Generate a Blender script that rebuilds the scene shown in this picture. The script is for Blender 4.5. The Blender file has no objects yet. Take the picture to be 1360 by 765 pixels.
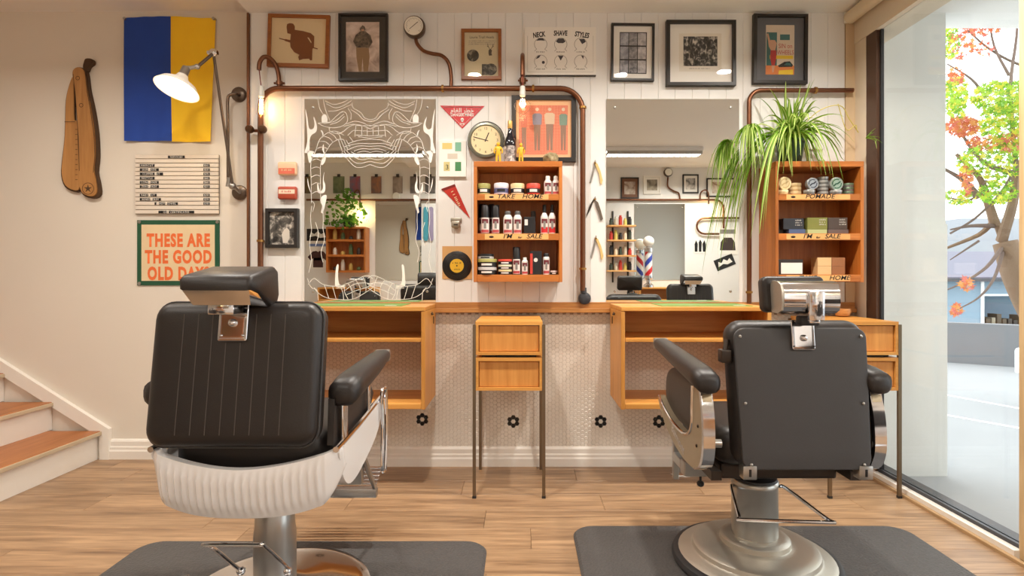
import bpy, bmesh, math, random
from mathutils import Vector, Matrix
PI = math.pi
random.seed(7)
SC = bpy.context.scene
COL = SC.collection

# ------------------------------------------------------------------ camera
F_PX, DIST, VPX, VPY, EYE = 736.0, 3.2, 692.0, 366.0, 1.096
cam = bpy.data.cameras.new('camera')
cam.sensor_width = 36.0
cam.lens = 36.0 * F_PX / 1360.0
cam.shift_x = -(VPX - 680.0) / 1360.0
cam.shift_y = -(382.5 - VPY) / 1360.0
cam.clip_start = 0.02
cam_o = bpy.data.objects.new('camera', cam)
cam_o.location = (0, -DIST, EYE)
cam_o.rotation_euler = (PI / 2, 0, 0)
COL.objects.link(cam_o)
SC.camera = cam_o

# ------------------------------------------------------------------ view + world
SC.view_settings.view_transform = 'Standard'
SC.view_settings.look = 'None'
SC.view_settings.gamma = 1.0
SC.view_settings.use_curve_mapping = False
SC.view_settings.exposure = 0.64
SC.cycles.max_bounces = 14
SC.cycles.diffuse_bounces = 8
WORLD = bpy.data.worlds.new('overcast_sky')
SC.world = WORLD
WORLD.use_nodes = True
wn = WORLD.node_tree.nodes
wn['Background'].inputs['Color'].default_value = (0.93, 0.97, 1.0, 1)
wn['Background'].inputs['Strength'].default_value = 2.1

# ------------------------------------------------------------------ lights of the room (recessed downlights; each lamp sits in a fitting built below)
DOWNLIGHTS = [(-2.55, -1.0), (-1.45, -1.0), (-0.35, -1.0), (0.75, -1.0), (1.5, -0.95), (-2.3, -2.6), (1.93, -3.75), (2.45, -3.75), (-0.9, -3.9)]
DOWN_POWER, LINEAR_EMIT, BULB_EMIT = 13.0, 18.0, 40.0
CEIL, CEIL_L = 2.613, 2.68
for (x, y) in DOWNLIGHTS:
    l = bpy.data.lights.new('downlight_beam', 'AREA')
    l.shape = 'DISK'; l.size = 0.10; l.energy = DOWN_POWER*(0.6 if x < -1.4 else 1.0); l.color = (1.0, 0.935, 0.85); l.spread = math.radians(150)
    o = bpy.data.objects.new('downlight_beam', l)
    o.location = (x, y, (CEIL_L if x < -1.57 else CEIL) - 0.012)
    COL.objects.link(o)

# ------------------------------------------------------------------ pixel of the photograph -> point at depth Y (used to measure real positions)
def W(px, py, Y=0.0):
    d = DIST + Y
    return Vector(((px - VPX) * d / F_PX, Y, EYE - (py - VPY) * d / F_PX))
def WX(px, Y=0.0): return (px - VPX) * (DIST + Y) / F_PX
def WZ(py, Y=0.0): return EYE - (py - VPY) * (DIST + Y) / F_PX

# ------------------------------------------------------------------ materials
def lin(c):
    if isinstance(c, str):
        c = c.lstrip('#'); c = tuple(int(c[i:i+2], 16) / 255 for i in (0, 2, 4))
    else: c = tuple(v / 255 for v in c)
    return tuple(v / 12.92 if v <= 0.04045 else ((v + 0.055) / 1.055) ** 2.4 for v in c) + (1,)
MATS = {}
def M(name, col=None, rough=0.5, metal=0.0, emit=0.0, var=0.06, scale=14.0, bump=0.0, bscale=60.0, coat=0.0, trans=0.0, spec=0.5):
    """plain procedural material: colour broken by a little noise, optional bump"""
    if name in MATS: return MATS[name]
    m = bpy.data.materials.new(name); MATS[name] = m
    m.use_nodes = True
    nt = m.node_tree; b = nt.nodes['Principled BSDF']
    b.inputs['Roughness'].default_value = rough
    b.inputs['Metallic'].default_value = metal
    b.inputs['Coat Weight'].default_value = coat
    b.inputs['Specular IOR Level'].default_value = spec
    b.inputs['Transmission Weight'].default_value = trans
    c = lin(col)
    if emit > 0:
        b.inputs['Base Color'].default_value = c
        b.inputs['Emission Color'].default_value = c
        b.inputs['Emission Strength'].default_value = emit
        return m
    tc = nt.nodes.new('ShaderNodeTexCoord')
    nz = nt.nodes.new('ShaderNodeTexNoise'); nz.inputs['Scale'].default_value = scale; nz.inputs['Detail'].default_value = 4
    nt.links.new(tc.outputs['Object'], nz.inputs['Vector'])
    mx = nt.nodes.new('ShaderNodeMix'); mx.data_type = 'RGBA'
    mx.inputs[6].default_value = tuple(v * (1 - var) for v in c[:3]) + (1,)
    mx.inputs[7].default_value = tuple(min(1, v * (1 + var)) for v in c[:3]) + (1,)
    nt.links.new(nz.outputs['Fac'], mx.inputs[0])
    nt.links.new(mx.outputs[2], b.inputs['Base Color'])
    if bump > 0:
        n2 = nt.nodes.new('ShaderNodeTexNoise'); n2.inputs['Scale'].default_value = bscale; n2.inputs['Detail'].default_value = 3
        nt.links.new(tc.outputs['Object'], n2.inputs['Vector'])
        bp = nt.nodes.new('ShaderNodeBump'); bp.inputs['Strength'].default_value = bump; bp.inputs['Distance'].default_value = 0.004
        nt.links.new(n2.outputs['Fac'], bp.inputs['Height'])
        nt.links.new(bp.outputs['Normal'], b.inputs['Normal'])
    return m
def wood(name, c1, c2, axis='X', rough=0.45, scale=1.0, contrast=1.0, knots=False):
    """grained timber; the grain runs along the given axis"""
    if name in MATS: return MATS[name]
    m = bpy.data.materials.new(name); MATS[name] = m
    m.use_nodes = True
    nt = m.node_tree; b = nt.nodes['Principled BSDF']; N = nt.nodes.new; L = nt.links.new
    b.inputs['Roughness'].default_value = rough
    tc = N('ShaderNodeTexCoord'); oi = N('ShaderNodeObjectInfo')
    mul = N('ShaderNodeMath'); mul.operation = 'MULTIPLY'; mul.inputs[1].default_value = 37.0
    L(oi.outputs['Random'], mul.inputs[0])
    add = N('ShaderNodeVectorMath'); add.operation = 'ADD'
    L(tc.outputs['Object'], add.inputs[0]); L(mul.outputs[0], add.inputs[1])
    mp = N('ShaderNodeMapping')
    s = {'X': (1.1, 16, 16), 'Y': (16, 1.1, 16), 'Z': (16, 16, 1.1)}[axis]
    mp.inputs['Scale'].default_value = tuple(v * scale for v in s)
    L(add.outputs[0], mp.inputs['Vector'])
    n1 = N('ShaderNodeTexNoise'); n1.inputs['Scale'].default_value = 1.4; n1.inputs['Detail'].default_value = 6; n1.inputs['Distortion'].default_value = 0.9
    L(mp.outputs[0], n1.inputs['Vector'])
    n2 = N('ShaderNodeTexNoise'); n2.inputs['Scale'].default_value = 7.0; n2.inputs['Detail'].default_value = 8
    L(mp.outputs[0], n2.inputs['Vector'])
    m1 = N('ShaderNodeMix'); m1.data_type = 'FLOAT'; m1.inputs[0].default_value = 0.35
    L(n1.outputs['Fac'], m1.inputs[2]); L(n2.outputs['Fac'], m1.inputs[3])
    rp = N('ShaderNodeValToRGB'); rp.color_ramp.elements[0].position = 0.5 - 0.17 / contrast; rp.color_ramp.elements[1].position = 0.5 + 0.17 / contrast
    rp.color_ramp.elements[0].color = lin(c1); rp.color_ramp.elements[1].color = lin(c2)
    L(m1.outputs[0], rp.inputs[0])
    hs = N('ShaderNodeHueSaturation')
    v = N('ShaderNodeMapRange'); v.inputs[3].default_value = 0.9; v.inputs[4].default_value = 1.1
    L(oi.outputs['Random'], v.inputs[0]); L(v.outputs[0], hs.inputs['Value'])
    L(rp.outputs[0], hs.inputs['Color']); L(hs.outputs[0], b.inputs['Base Color'])
    bp = N('ShaderNodeBump'); bp.inputs['Strength'].default_value = 0.12; bp.inputs['Distance'].default_value = 0.002
    L(n2.outputs['Fac'], bp.inputs['Height']); L(bp.outputs['Normal'], b.inputs['Normal'])
    return m
def blotch(name, cols, scale=9.0, stretch=(1, 1, 1), rough=0.6, detail=5, sharp=True, dist=0.6):
    """a printed photograph read only as patches: noise cut into a few tones"""
    if name in MATS: return MATS[name]
    m = bpy.data.materials.new(name); MATS[name] = m
    m.use_nodes = True
    nt = m.node_tree; b = nt.nodes['Principled BSDF']; N = nt.nodes.new; L = nt.links.new
    b.inputs['Roughness'].default_value = rough
    tc = N('ShaderNodeTexCoord'); mp = N('ShaderNodeMapping'); mp.inputs['Scale'].default_value = stretch
    nz = N('ShaderNodeTexNoise'); nz.inputs['Scale'].default_value = scale; nz.inputs['Detail'].default_value = detail; nz.inputs['Distortion'].default_value = dist
    rp = N('ShaderNodeValToRGB'); e = rp.color_ramp.elements
    n = len(cols)
    for i, c in enumerate(cols):
        p = 0.32 + 0.36 * i / max(1, n - 1)
        if i < 2: e[i].position = p; e[i].color = lin(c)
        else: q = e.new(p); q.color = lin(c)
    L(tc.outputs['Object'], mp.inputs[0]); L(mp.outputs[0], nz.inputs['Vector']); L(nz.outputs['Fac'], rp.inputs[0]); L(rp.outputs[0], b.inputs['Base Color'])
    return m
def glass(name, tint=(1, 1, 1), ior=1.45, refl=1.0):
    """thin clear pane: see-through with a Fresnel reflection"""
    if name in MATS: return MATS[name]
    m = bpy.data.materials.new(name); MATS[name] = m
    m.use_nodes = True
    nt = m.node_tree; nt.nodes.remove(nt.nodes['Principled BSDF']); N = nt.nodes.new; L = nt.links.new
    out = nt.nodes['Material Output']
    t = N('ShaderNodeBsdfTransparent'); t.inputs[0].default_value = tint + (1,)
    g = N('ShaderNodeBsdfGlossy'); g.inputs['Roughness'].default_value = 0.01
    lw = N('ShaderNodeLayerWeight'); lw.inputs[0].default_value = 0.5
    pw = N('ShaderNodeMath'); pw.operation = 'POWER'; pw.inputs[1].default_value = 5.0
    L(lw.outputs['Facing'], pw.inputs[0])
    mu = N('ShaderNodeMath'); mu.operation = 'MULTIPLY_ADD'; mu.inputs[1].default_value = 0.9*refl; mu.inputs[2].default_value = 0.035*refl
    L(pw.outputs[0], mu.inputs[0])
    mx = N('ShaderNodeMixShader'); L(mu.outputs[0], mx.inputs[0]); L(t.outputs[0], mx.inputs[1]); L(g.outputs[0], mx.inputs[2]); L(mx.outputs[0], out.inputs[0])
    return m

WALL = M('wall_paint', (228, 227, 224), 0.6, var=0.02, scale=3, bump=0.05, bscale=90)
PLASTER = M('plaster_paint', (226, 219, 207), 0.7, var=0.03, scale=2.5, bump=0.06, bscale=50)
CEILM = M('ceiling_paint', (238, 236, 232), 0.8, var=0.02, scale=3)
TRIM = M('trim_paint', (238, 234, 226), 0.4, var=0.02)
FLOORW = wood('floor_vinyl_oak', (116, 88, 64), (186, 152, 116), 'X', 0.36, 1.0, 1.0)
SHELFW = wood('red_cedar_shelf', (158, 88, 30), (200, 122, 54), 'X', 0.4, 0.9, 0.9)
SHELFWV = wood('red_cedar_side', (158, 88, 30), (200, 122, 54), 'Z', 0.4, 0.9, 0.9)
LABELW = wood('pale_label_strip', (222, 164, 96), (236, 184, 118), 'X', 0.5, 0.8, 0.7)
DESKW = wood('honey_pine', (190, 125, 52), (226, 166, 86), 'X', 0.4, 0.8, 0.8)
DESKWV = wood('honey_pine_upright', (190, 125, 52), (226, 166, 86), 'Z', 0.4, 0.8, 0.8)
DESKWY = wood('honey_pine_across', (190, 125, 52), (226, 166, 86), 'Y', 0.4, 0.8, 0.8)
TREADW = wood('stair_tread_wood', (150, 88, 44), (196, 128, 74), 'Y', 0.4, 0.8, 0.9)
FRAMEW = wood('brown_frame_wood', (128, 72, 26), (164, 98, 42), 'X', 0.4, 1.2, 0.8)
CARVEW = wood('carved_pine', (164, 112, 58), (206, 152, 90), 'Z', 0.5, 0.8, 0.8)
BLACKF = M('black_frame', (38, 34, 32), 0.4)
DARK = M('dark_metal', (62, 54, 48), 0.4, 0.6)
COPPER = M('aged_copper', (120, 80, 58), 0.36, 0.85, var=0.12, scale=20)
BRASS = M('brass', (168, 128, 70), 0.3, 0.9)
CHROME = M('chrome', (225, 225, 228), 0.1, 1.0, var=0.01)
STEEL = M('brushed_steel', (176, 174, 170), 0.3, 0.9, var=0.05)
CAST = M('cast_aluminium', (190, 184, 172), 0.42, 0.8, var=0.08, scale=9, bump=0.1, bscale=120)
LEGST = M('stool_leg_steel', (128, 112, 92), 0.35, 0.8)
LEATHER = M('black_leather', (38, 33, 31), 0.42, var=0.1, scale=30, bump=0.1, bscale=240)
LEATHERG = M('charcoal_vinyl', (62, 61, 62), 0.48, var=0.05, scale=18, bump=0.06, bscale=160)
PIPING = M('seam_piping', (78, 70, 64), 0.5)
RUBBER = M('mat_rubber', (76, 74, 73), 0.6, var=0.3, scale=130, bump=1.0, bscale=110)
RUBBERD = M('black_rubber', (40, 40, 42), 0.5)
WHITEP = M('white_enamel', (234, 232, 231), 0.25, coat=0.4, var=0.01)
WHITE = M('white_card', (236, 233, 226), 0.6, var=0.02)
CREAM = M('cream_paper', (224, 204, 164), 0.7, var=0.03)
BLACK = M('black_ink', (22, 20, 20), 0.5)
GREYMAT = M('grey_mount', (92, 93, 98), 0.7)
RED = M('sign_red', (196, 32, 38), 0.45)
ORANGE = M('orange_felt', (232, 112, 56), 0.8)
GREEN = M('dark_green_felt', (34, 84, 58), 0.85)
MIRROR = M('mirror_silver', (232, 236, 234), 0.0, 1.0, var=0.0)
FROST = M('frosted_etch', (244, 242, 236), 0.7, var=0.01)
GLASS = glass('clear_glass', (0.97, 0.985, 0.98))
PICGLASS = glass('picture_glass', (1, 1, 1), 1.4, 0.7)

# ------------------------------------------------------------------ mesh builder
class MB:
    def __init__(s): s.v = []; s.f = []; s.m = []
    def add(s, vs, fs, mi=0):
        n = len(s.v); s.v += [tuple(p) for p in vs]
        s.f += [tuple(i + n for i in f) for f in fs]; s.m += [mi] * len(fs)
        return s
    def box(s, x0, x1, y0, y1, z0, z1, mi=0):
        if x0 > x1: x0, x1 = x1, x0
        if y0 > y1: y0, y1 = y1, y0
        if z0 > z1: z0, z1 = z1, z0
        return s.add([(x0,y0,z0),(x1,y0,z0),(x1,y1,z0),(x0,y1,z0),(x0,y0,z1),(x1,y0,z1),(x1,y1,z1),(x0,y1,z1)],
              [(0,3,2,1),(4,5,6,7),(0,1,5,4),(1,2,6,5),(2,3,7,6),(3,0,4,7)], mi)
    def rbox(s, x0, x1, y0, y1, z0, z1, r=0.004, seg=2, mi=0):
        if x0 > x1: x0, x1 = x1, x0
        if y0 > y1: y0, y1 = y1, y0
        if z0 > z1: z0, z1 = z1, z0
        bm = bmesh.new(); bmesh.ops.create_cube(bm, size=1.0)
        for v in bm.verts: v.co = Vector(((x0+x1)/2 + v.co.x*(x1-x0), (y0+y1)/2 + v.co.y*(y1-y0), (z0+z1)/2 + v.co.z*(z1-z0)))
        r = min(r, 0.48*min(x1-x0, y1-y0, z1-z0))
        bmesh.ops.bevel(bm, geom=bm.edges[:], offset=r, segments=seg, affect='EDGES', profile=0.5)
        bm.verts.index_update()
        s.add([v.co[:] for v in bm.verts], [[v.index for v in f.verts] for f in bm.faces], mi); bm.free(); return s
    def prism(s, poly, plane, a0, a1, mi=0):
        """extrude a 2-D polygon: plane 'xz' along y, 'yz' along x, 'xy' along z"""
        n = len(poly)
        P = {'xz': lambda u, w, a: (u, a, w), 'yz': lambda u, w, a: (a, u, w), 'xy': lambda u, w, a: (u, w, a)}[plane]
        vs = [P(u, w, a0) for u, w in poly] + [P(u, w, a1) for u, w in poly]
        fs = [tuple(range(n)), tuple(range(2*n-1, n-1, -1))] + [(i, i+n, (i+1) % n+n, (i+1) % n) for i in range(n)]
        return s.add(vs, fs, mi)
    def lathe(s, prof, c, axis='Z', seg=20, mi=0, sx=1.0, mis=None):
        """revolve (radius, height) pairs about an axis through c"""
        vs = []; fs = []; c = Vector(c)
        for r, h in prof:
            for k in range(seg):
                a = 2*PI*k/seg; u, w = r*math.cos(a)*sx, r*math.sin(a)
                vs.append(c + Vector({'Z': (u, w, h), 'Y': (u, h, w), 'X': (h, u, w)}[axis]))
        n = len(prof)
        for i in range(n-1):
            for k in range(seg):
                fs.append((i*seg+k, i*seg+(k+1) % seg, (i+1)*seg+(k+1) % seg, (i+1)*seg+k))
        b = len(s.m)
        fs2 = [tuple(range(seg))[::-1], tuple((n-1)*seg+k for k in range(seg))]
        s.add(vs, fs + fs2, mi)
        if mis:
            for i in range(n-1):
                for k in range(seg): s.m[b+i*seg+k] = mis[i]
            s.m[-2] = mis[0]; s.m[-1] = mis[-1]
        return s
    def cyl(s, p0, p1, r, seg=14, mi=0, r1=None):
        return s.tube([p0, p1], r, seg, mi, rads=[r, r if r1 is None else r1])
    def tube(s, pts, r, seg=10, mi=0, rads=None, closed=False):
        pts = [Vector(p) for p in pts]; n = len(pts)
        T = []
        for i in range(n):
            if closed: t = pts[(i+1) % n] - pts[i-1]
            else: t = pts[min(i+1, n-1)] - pts[max(i-1, 0)]
            T.append(t.normalized())
        up = Vector((0, 0, 1)) if abs(T[0].z) < 0.9 else Vector((1, 0, 0))
        N_ = (up - T[0]*up.dot(T[0])).normalized()
        vs = []
        for i in range(n):
            if i: N_ = (N_ - T[i]*N_.dot(T[i])).normalized()
            B_ = T[i].cross(N_); rr = rads[i] if rads else r
            vs += [pts[i] + (N_*math.cos(2*PI*k/seg) + B_*math.sin(2*PI*k/seg))*rr for k in range(seg)]
        fs = []
        for i in range(n if closed else n-1):
            j = (i+1) % n
            fs += [(i*seg+k, i*seg+(k+1) % seg, j*seg+(k+1) % seg, j*seg+k) for k in range(seg)]
        if not closed: fs += [tuple(range(seg))[::-1], tuple((n-1)*seg+k for k in range(seg))]
        return s.add(vs, fs, mi)
    def ball(s, c, rx, ry=None, rz=None, seg=16, rings=10, mi=0):
        ry = rx if ry is None else ry; rz = rx if rz is None else rz
        c = Vector(c); vs = [c+Vector((0, 0, rz))]
        for i in range(1, rings):
            a = PI*i/rings
            vs += [c+Vector((rx*math.sin(a)*math.cos(2*PI*k/seg), ry*math.sin(a)*math.sin(2*PI*k/seg), rz*math.cos(a))) for k in range(seg)]
        vs.append(c-Vector((0, 0, rz))); e = len(vs)-1; fs = []
        for k in range(seg):
            k2 = (k+1) % seg
            fs.append((0, 1+k, 1+k2)); fs.append((e, 1+(rings-2)*seg+k2, 1+(rings-2)*seg+k))
            for i in range(rings-2): fs.append((1+i*seg+k, 1+(i+1)*seg+k, 1+(i+1)*seg+k2, 1+i*seg+k2))
        return s.add(vs, fs, mi)
    def poly(s, pts, mi=0): return s.add(pts, [tuple(range(len(pts)))], mi)
    def pz(s, poly, y, mi=0, flip=1):
        """flat polygon on a wall plane y, seen from -y (flip=1) or +y"""
        return s.poly([(u, y, w) for u, w in poly], mi)
    def disc(s, c, r, y, seg=24, mi=0, r2=None):
        return s.pz([(c[0]+r*math.cos(2*PI*k/seg), c[1]+(r2 or r)*math.sin(2*PI*k/seg)) for k in range(seg)], y, mi)
    def line(s, pts, w, y, mi=0, thick=0.0):
        """flat ribbon along 2-D points on wall plane y"""
        pts = [Vector((p[0], p[1])) for p in pts]; n = len(pts); vs = []; fs = []
        for i in range(n):
            t = (pts[min(i+1, n-1)]-pts[max(i-1, 0)]); t = t.normalized() if t.length > 0 else Vector((1, 0))
            q = Vector((-t.y, t.x))*w*0.5
            vs += [(pts[i].x+q.x, y, pts[i].y+q.y), (pts[i].x-q.x, y, pts[i].y-q.y)]
        fs = [(2*i, 2*i+1, 2*i+3, 2*i+2) for i in range(n-1)]
        return s.add(vs, fs, mi)
    def rrect(s, w, h, r, n=6):
        out = []
        for cx, cy, a0 in ((w/2-r, h/2-r, 0), (-w/2+r, h/2-r, PI/2), (-w/2+r, -h/2+r, PI), (w/2-r, -h/2+r, 1.5*PI)):
            out += [(cx+r*math.cos(a0+PI/2*k/n), cy+r*math.sin(a0+PI/2*k/n)) for k in range(n+1)]
        return out
    def pillow(s, w, h, t, r, er, mat, puff=(0.0, 0.0), mi=0, taper=0.0):
        """cushion: rounded rectangle w x h, thickness t, corner r, edge roundness er; mat maps (u,v,depth) to place. puff = bulge of the (back, front) faces; taper widens the top"""
        er = min(er, t/2*0.999, r*0.95); loops = []
        for f, k0 in ((-1, 0), (1, 1)):
            ang = [PI/2*(1-i/4) for i in range(5)] if f < 0 else [PI/2*i/4 for i in range(5)]
            for a in ang: loops.append((er*(1-math.cos(a)), f*(t/2-er+er*math.sin(a)), 0))
        inner = [0.75, 0.5, 0.25]
        def ring(inset, d, sc=1.0, pf=0.0):
            pts = s.rrect(w-2*inset, h-2*inset, max(r-inset, 0.0015))
            return [mat @ Vector((u*sc*(1+taper*(v*sc/h)), v*sc, d+pf)) for u, v in pts]
        R = []
        for q in reversed(inner): R.append(ring(er, -t/2, q, -puff[0]*(1-q*q)))
        for i, d, _ in loops: R.append(ring(i, d))
        for q in inner: R.append(ring(er, t/2, q, puff[1]*(1-q*q)))
        n = len(R[0]); vs = [p for rg in R for p in rg]; fs = []
        for i in range(len(R)-1): fs += [(i*n+k, i*n+(k+1) % n, (i+1)*n+(k+1) % n, (i+1)*n+k) for k in range(n)]
        fs += [tuple(range(n))[::-1], tuple((len(R)-1)*n+k for k in range(n))]
        return s.add(vs, fs, mi)
    def loft(s, sections, mi=0, cap=True):
        n = len(sections[0]); vs = [p for q in sections for p in q]; fs = []
        for i in range(len(sections)-1): fs += [(i*n+k, i*n+(k+1) % n, (i+1)*n+(k+1) % n, (i+1)*n+k) for k in range(n)]
        if cap: fs += [tuple(range(n))[::-1], tuple((len(sections)-1)*n+k for k in range(n))]
        return s.add(vs, fs, mi)
    def xf(s, mat, start=0):
        s.v = s.v[:start] + [tuple(mat @ Vector(p)) for p in s.v[start:]]; return s

OFF = {}
def obj(name, mb, mats, parent=None, smooth=True, angle=40, label=None):
    """link one mesh object; vertices are world coordinates, re-based to the parent's place"""
    me = bpy.data.meshes.new(name)
    off = OFF[parent.name] if parent is not None else Vector((0, 0, 0))
    me.from_pydata([(p[0]-off.x, p[1]-off.y, p[2]-off.z) for p in mb.v], [], mb.f)
    if not isinstance(mats, (list, tuple)): mats = [mats]
    for m in mats: me.materials.append(m)
    if len(mats) > 1: me.polygons.foreach_set('material_index', mb.m)
    bm = bmesh.new(); bm.from_mesh(me); bmesh.ops.recalc_face_normals(bm, faces=bm.faces[:]); bm.to_mesh(me); bm.free()
    if smooth: me.shade_smooth(); me.set_sharp_from_angle(angle=math.radians(angle))
    o = bpy.data.objects.new(name, me); COL.objects.link(o)
    if parent is not None: o.parent = parent
    OFF[o.name] = off.copy()
    if label: o['label'] = label
    return o
def tag(o, label=None, cat=None, group=None, kind=None):
    if label: o['label'] = label
    if cat: o['category'] = cat
    if group: o['group'] = group
    if kind: o['kind'] = kind
    return o
def thing(name, label, cat, loc, group=None):
    o = bpy.data.objects.new(name, None); o.empty_display_size = 0.05; COL.objects.link(o)
    o.location = loc; OFF[o.name] = Vector(loc)
    return tag(o, label, cat, group)
def solo(name, mb, mats, label, cat, group=None, kind=None, **kw):
    """a thing that is one mesh, its origin at the middle of its base"""
    xs = [p[0] for p in mb.v]; ys = [p[1] for p in mb.v]; zs = [p[2] for p in mb.v]
    c = Vector(((min(xs)+max(xs))/2, (min(ys)+max(ys))/2, min(zs)))
    mb.v = [(p[0]-c.x, p[1]-c.y, p[2]-c.z) for p in mb.v]
    o = obj(name, mb, mats, **kw); o.location = c; OFF[o.name] = c
    return tag(o, label, cat, group, kind)
def struct(name, mb, mats, **kw): return tag(obj(name, mb, mats, **kw), kind='structure')
def copy_tree(o, parent=None):
    c = o.copy(); COL.objects.link(c); c.parent = parent
    OFF[c.name] = OFF.get(o.name, Vector((0, 0, 0))).copy()
    for ch in list(o.children): copy_tree(ch, c)
    return c
def text(body, size, x, y, z, mat, parent, name='lettering', align='CENTER', shear=0.0, sx=1.0, back=False, spacing=1.0, rot=0.0, ext=0.0, bold=0.0):
    """flat lettering standing on a wall plane y, baseline at z, read from -y (or from +y with back=True)"""
    c = bpy.data.curves.new('txt', 'FONT'); c.body = body; c.size = size; c.align_x = align; c.shear = shear; c.space_character = spacing; c.extrude = ext; c.offset = bold; c.resolution_u = 3
    t = bpy.data.objects.new('txt', c); me = bpy.data.meshes.new_from_object(t)
    off = OFF[parent.name]; ca, sa = math.cos(rot), math.sin(rot)
    for v in me.vertices:
        u, w, k = v.co.x*sx, v.co.y, v.co.z
        u, w = u*ca-w*sa, u*sa+w*ca
        v.co = Vector((x-u, y+k, z+w)) - off if back else Vector((x+u, y-k, z+w)) - off
    me.materials.clear(); me.materials.append(mat); me.name = name
    o = bpy.data.objects.new(name, me); COL.objects.link(o); o.parent = parent; OFF[o.name] = off.copy()
    bpy.data.objects.remove(t); bpy.data.curves.remove(c)
    return o
def smooth_pts(pts, n=5, closed=False):
    """Catmull-Rom through the points"""
    P = [Vector(p) for p in pts]; out = []; m = len(P)
    for i in range(m if closed else m-1):
        p1, p2 = P[i], P[(i+1) % m]
        p0 = P[i-1] if (i or closed) else p1*2-p2
        p3 = P[(i+2) % m] if (closed or i+2 < m) else p2*2-p1
        for k in range(n):
            t = k/n
            out.append(0.5*((2*p1)+(p2-p0)*t+(2*p0-5*p1+4*p2-p3)*t*t+(3*p1-p0-3*p2+p3)*t**3))
    if not closed: out.append(P[-1])
    return out
def marks(x, y, z, w, h, mat, parent, rot=0.0, rows=1, gap=1.6):
    """print too small to read: rows of short uneven strokes"""
    R = random.Random(int(abs(x*1000)+abs(z*500))); mb = MB(); ca, sa = math.cos(rot), math.sin(rot)
    for r in range(rows):
        u = -w/2; v = -r*h*gap
        while u < w/2:
            k = R.uniform(.35, .8)*h; hh = h*R.uniform(.6, 1.0)
            q = [(u, v), (u+k*.5, v), (u+k*.5, v+hh), (u, v+hh)]
            mb.pz([(x+a*ca-b*sa, z+a*sa+b*ca) for a, b in q], y); u += k if R.random() < .8 else k*2
    return tag(obj('fine_print', mb, mat, parent, smooth=False), kind='stuff')

# ================================================================== THE SETTING
XW, PLY = 1.926, 0.126            # window wall, plaster wall set back behind the panelled one
# floor: planks near the wall, one sheet behind the camera
floor = struct('floor', MB().box(-4.4, 3.4, -4.6, -2.62, -0.1, 0.0).box(-4.4, 3.4, -2.62, -1.2, -0.1, -0.012).box(-4.4, XW+0.05, -1.2, 0.2, -0.1, -0.012), FLOORW, smooth=False)
PLANK = {}
def plank_mesh(ln, wd):
    k = (round(ln, 2), round(wd, 3))
    if k not in PLANK:
        b = 0.0012; h, t = ln/2, wd/2
        vs = [(-h+.0006,-t+.0006,-.012),(h-.0006,-t+.0006,-.012),(h-.0006,t-.0006,-.012),(-h+.0006,t-.0006,-.012),(-h+.0006,-t+.0006,-b),(h-.0006,-t+.0006,-b),(h-.0006,t-.0006,-b),(-h+.0006,t-.0006,-b),
              (-h+b+.0006,-t+b+.0006,0),(h-b-.0006,-t+b+.0006,0),(h-b-.0006,t-b-.0006,0),(-h+b+.0006,t-b-.0006,0)]
        fs = [(8,9,10,11)] + [(i, (i+1) % 4, (i+1) % 4+4, i+4) for i in range(4)] + [(i+4, (i+1) % 4+4, (i+1) % 4+8, i+8) for i in range(4)]
        me = bpy.data.meshes.new('plank'); me.from_pydata(vs, [], fs); me.materials.append(FLOORW); PLANK[k] = me
    return PLANK[k]
RW = 0.184
for r in range(15):
    y1 = PLY - r*RW; y0 = max(y1 - RW, -2.62)
    xmax = 3.4 if y1 < -1.1 else 1.915
    x = -4.4 - random.random()*1.2
    while x < xmax:
        a, b = max(x, -4.4), min(x+1.22, xmax); x += 1.22
        if b-a < 0.03: continue
        o = bpy.data.objects.new('plank', plank_mesh(b-a, y1-y0)); o.location = ((a+b)/2, (y0+y1)/2, 0); COL.objects.link(o); o.parent = floor

# ceiling: two levels, the plastered side a little higher
struct('ceiling', MB().box(-1.57, 3.5, -4.7, 0.2, CEIL, CEIL+0.16), CEILM, smooth=False)
struct('ceiling_left', MB().box(-4.5, -1.57, -4.7, 0.3, CEIL_L, CEIL+0.16), CEILM, smooth=False)
# back wall with boards
wall_back = struct('wall_back', MB().box(-1.57, XW+0.1, 0.012, 0.3, 0.0, CEIL+0.05), WALL, smooth=False)
bw = 0.098; nb = 35
bm_ = None
for i in range(nb):
    xa = -1.56 + i*bw; xb = xa + bw
    if xa > 1.87: break
    if bm_ is None:
        g, e, z0, z1 = 0.0004, 0.0016, 0.943, CEIL
        P = [(g, 0.012), (g, 0.0018), (g+e, 0.0), (bw-g-e, 0.0), (bw-g, 0.0018), (bw-g, 0.012)]
        o = obj('plank', MB().prism([(xa+u, v) for u, v in P], 'xy', z0, z1), WALL, wall_back, smooth=False); bm_ = o.data
        x_first = xa
    else:
        o = bpy.data.objects.new('plank', bm_); COL.objects.link(o); o.parent = wall_back; o.location.x = xa - x_first
struct('trim_1', MB().box(1.872, XW, -0.004, 0.012, 0.943, CEIL), M('recess_shade_tan', (206, 182, 148), 0.6), smooth=False)  # flush strip, its tan standing in for shade in the wall's corner recess
struct('trim_2', MB().rbox(-1.583, -1.5705, -0.006, 0.13, 0.93, CEIL, 0.003), wood('corner_strip', (96, 56, 26), (130, 80, 42), 'Z', 0.4), smooth=False)
struct('trim_3', MB().rbox(-1.569, XW-0.01, -0.022, 0.012, 0.905, 0.943, 0.002).rbox(-1.569, XW-0.01, -0.04, 0.012, 0.884, 0.909, 0.003), wood('ledge_wood', (156, 98, 46), (204, 146, 82), 'X', 0.4), smooth=False)
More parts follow.
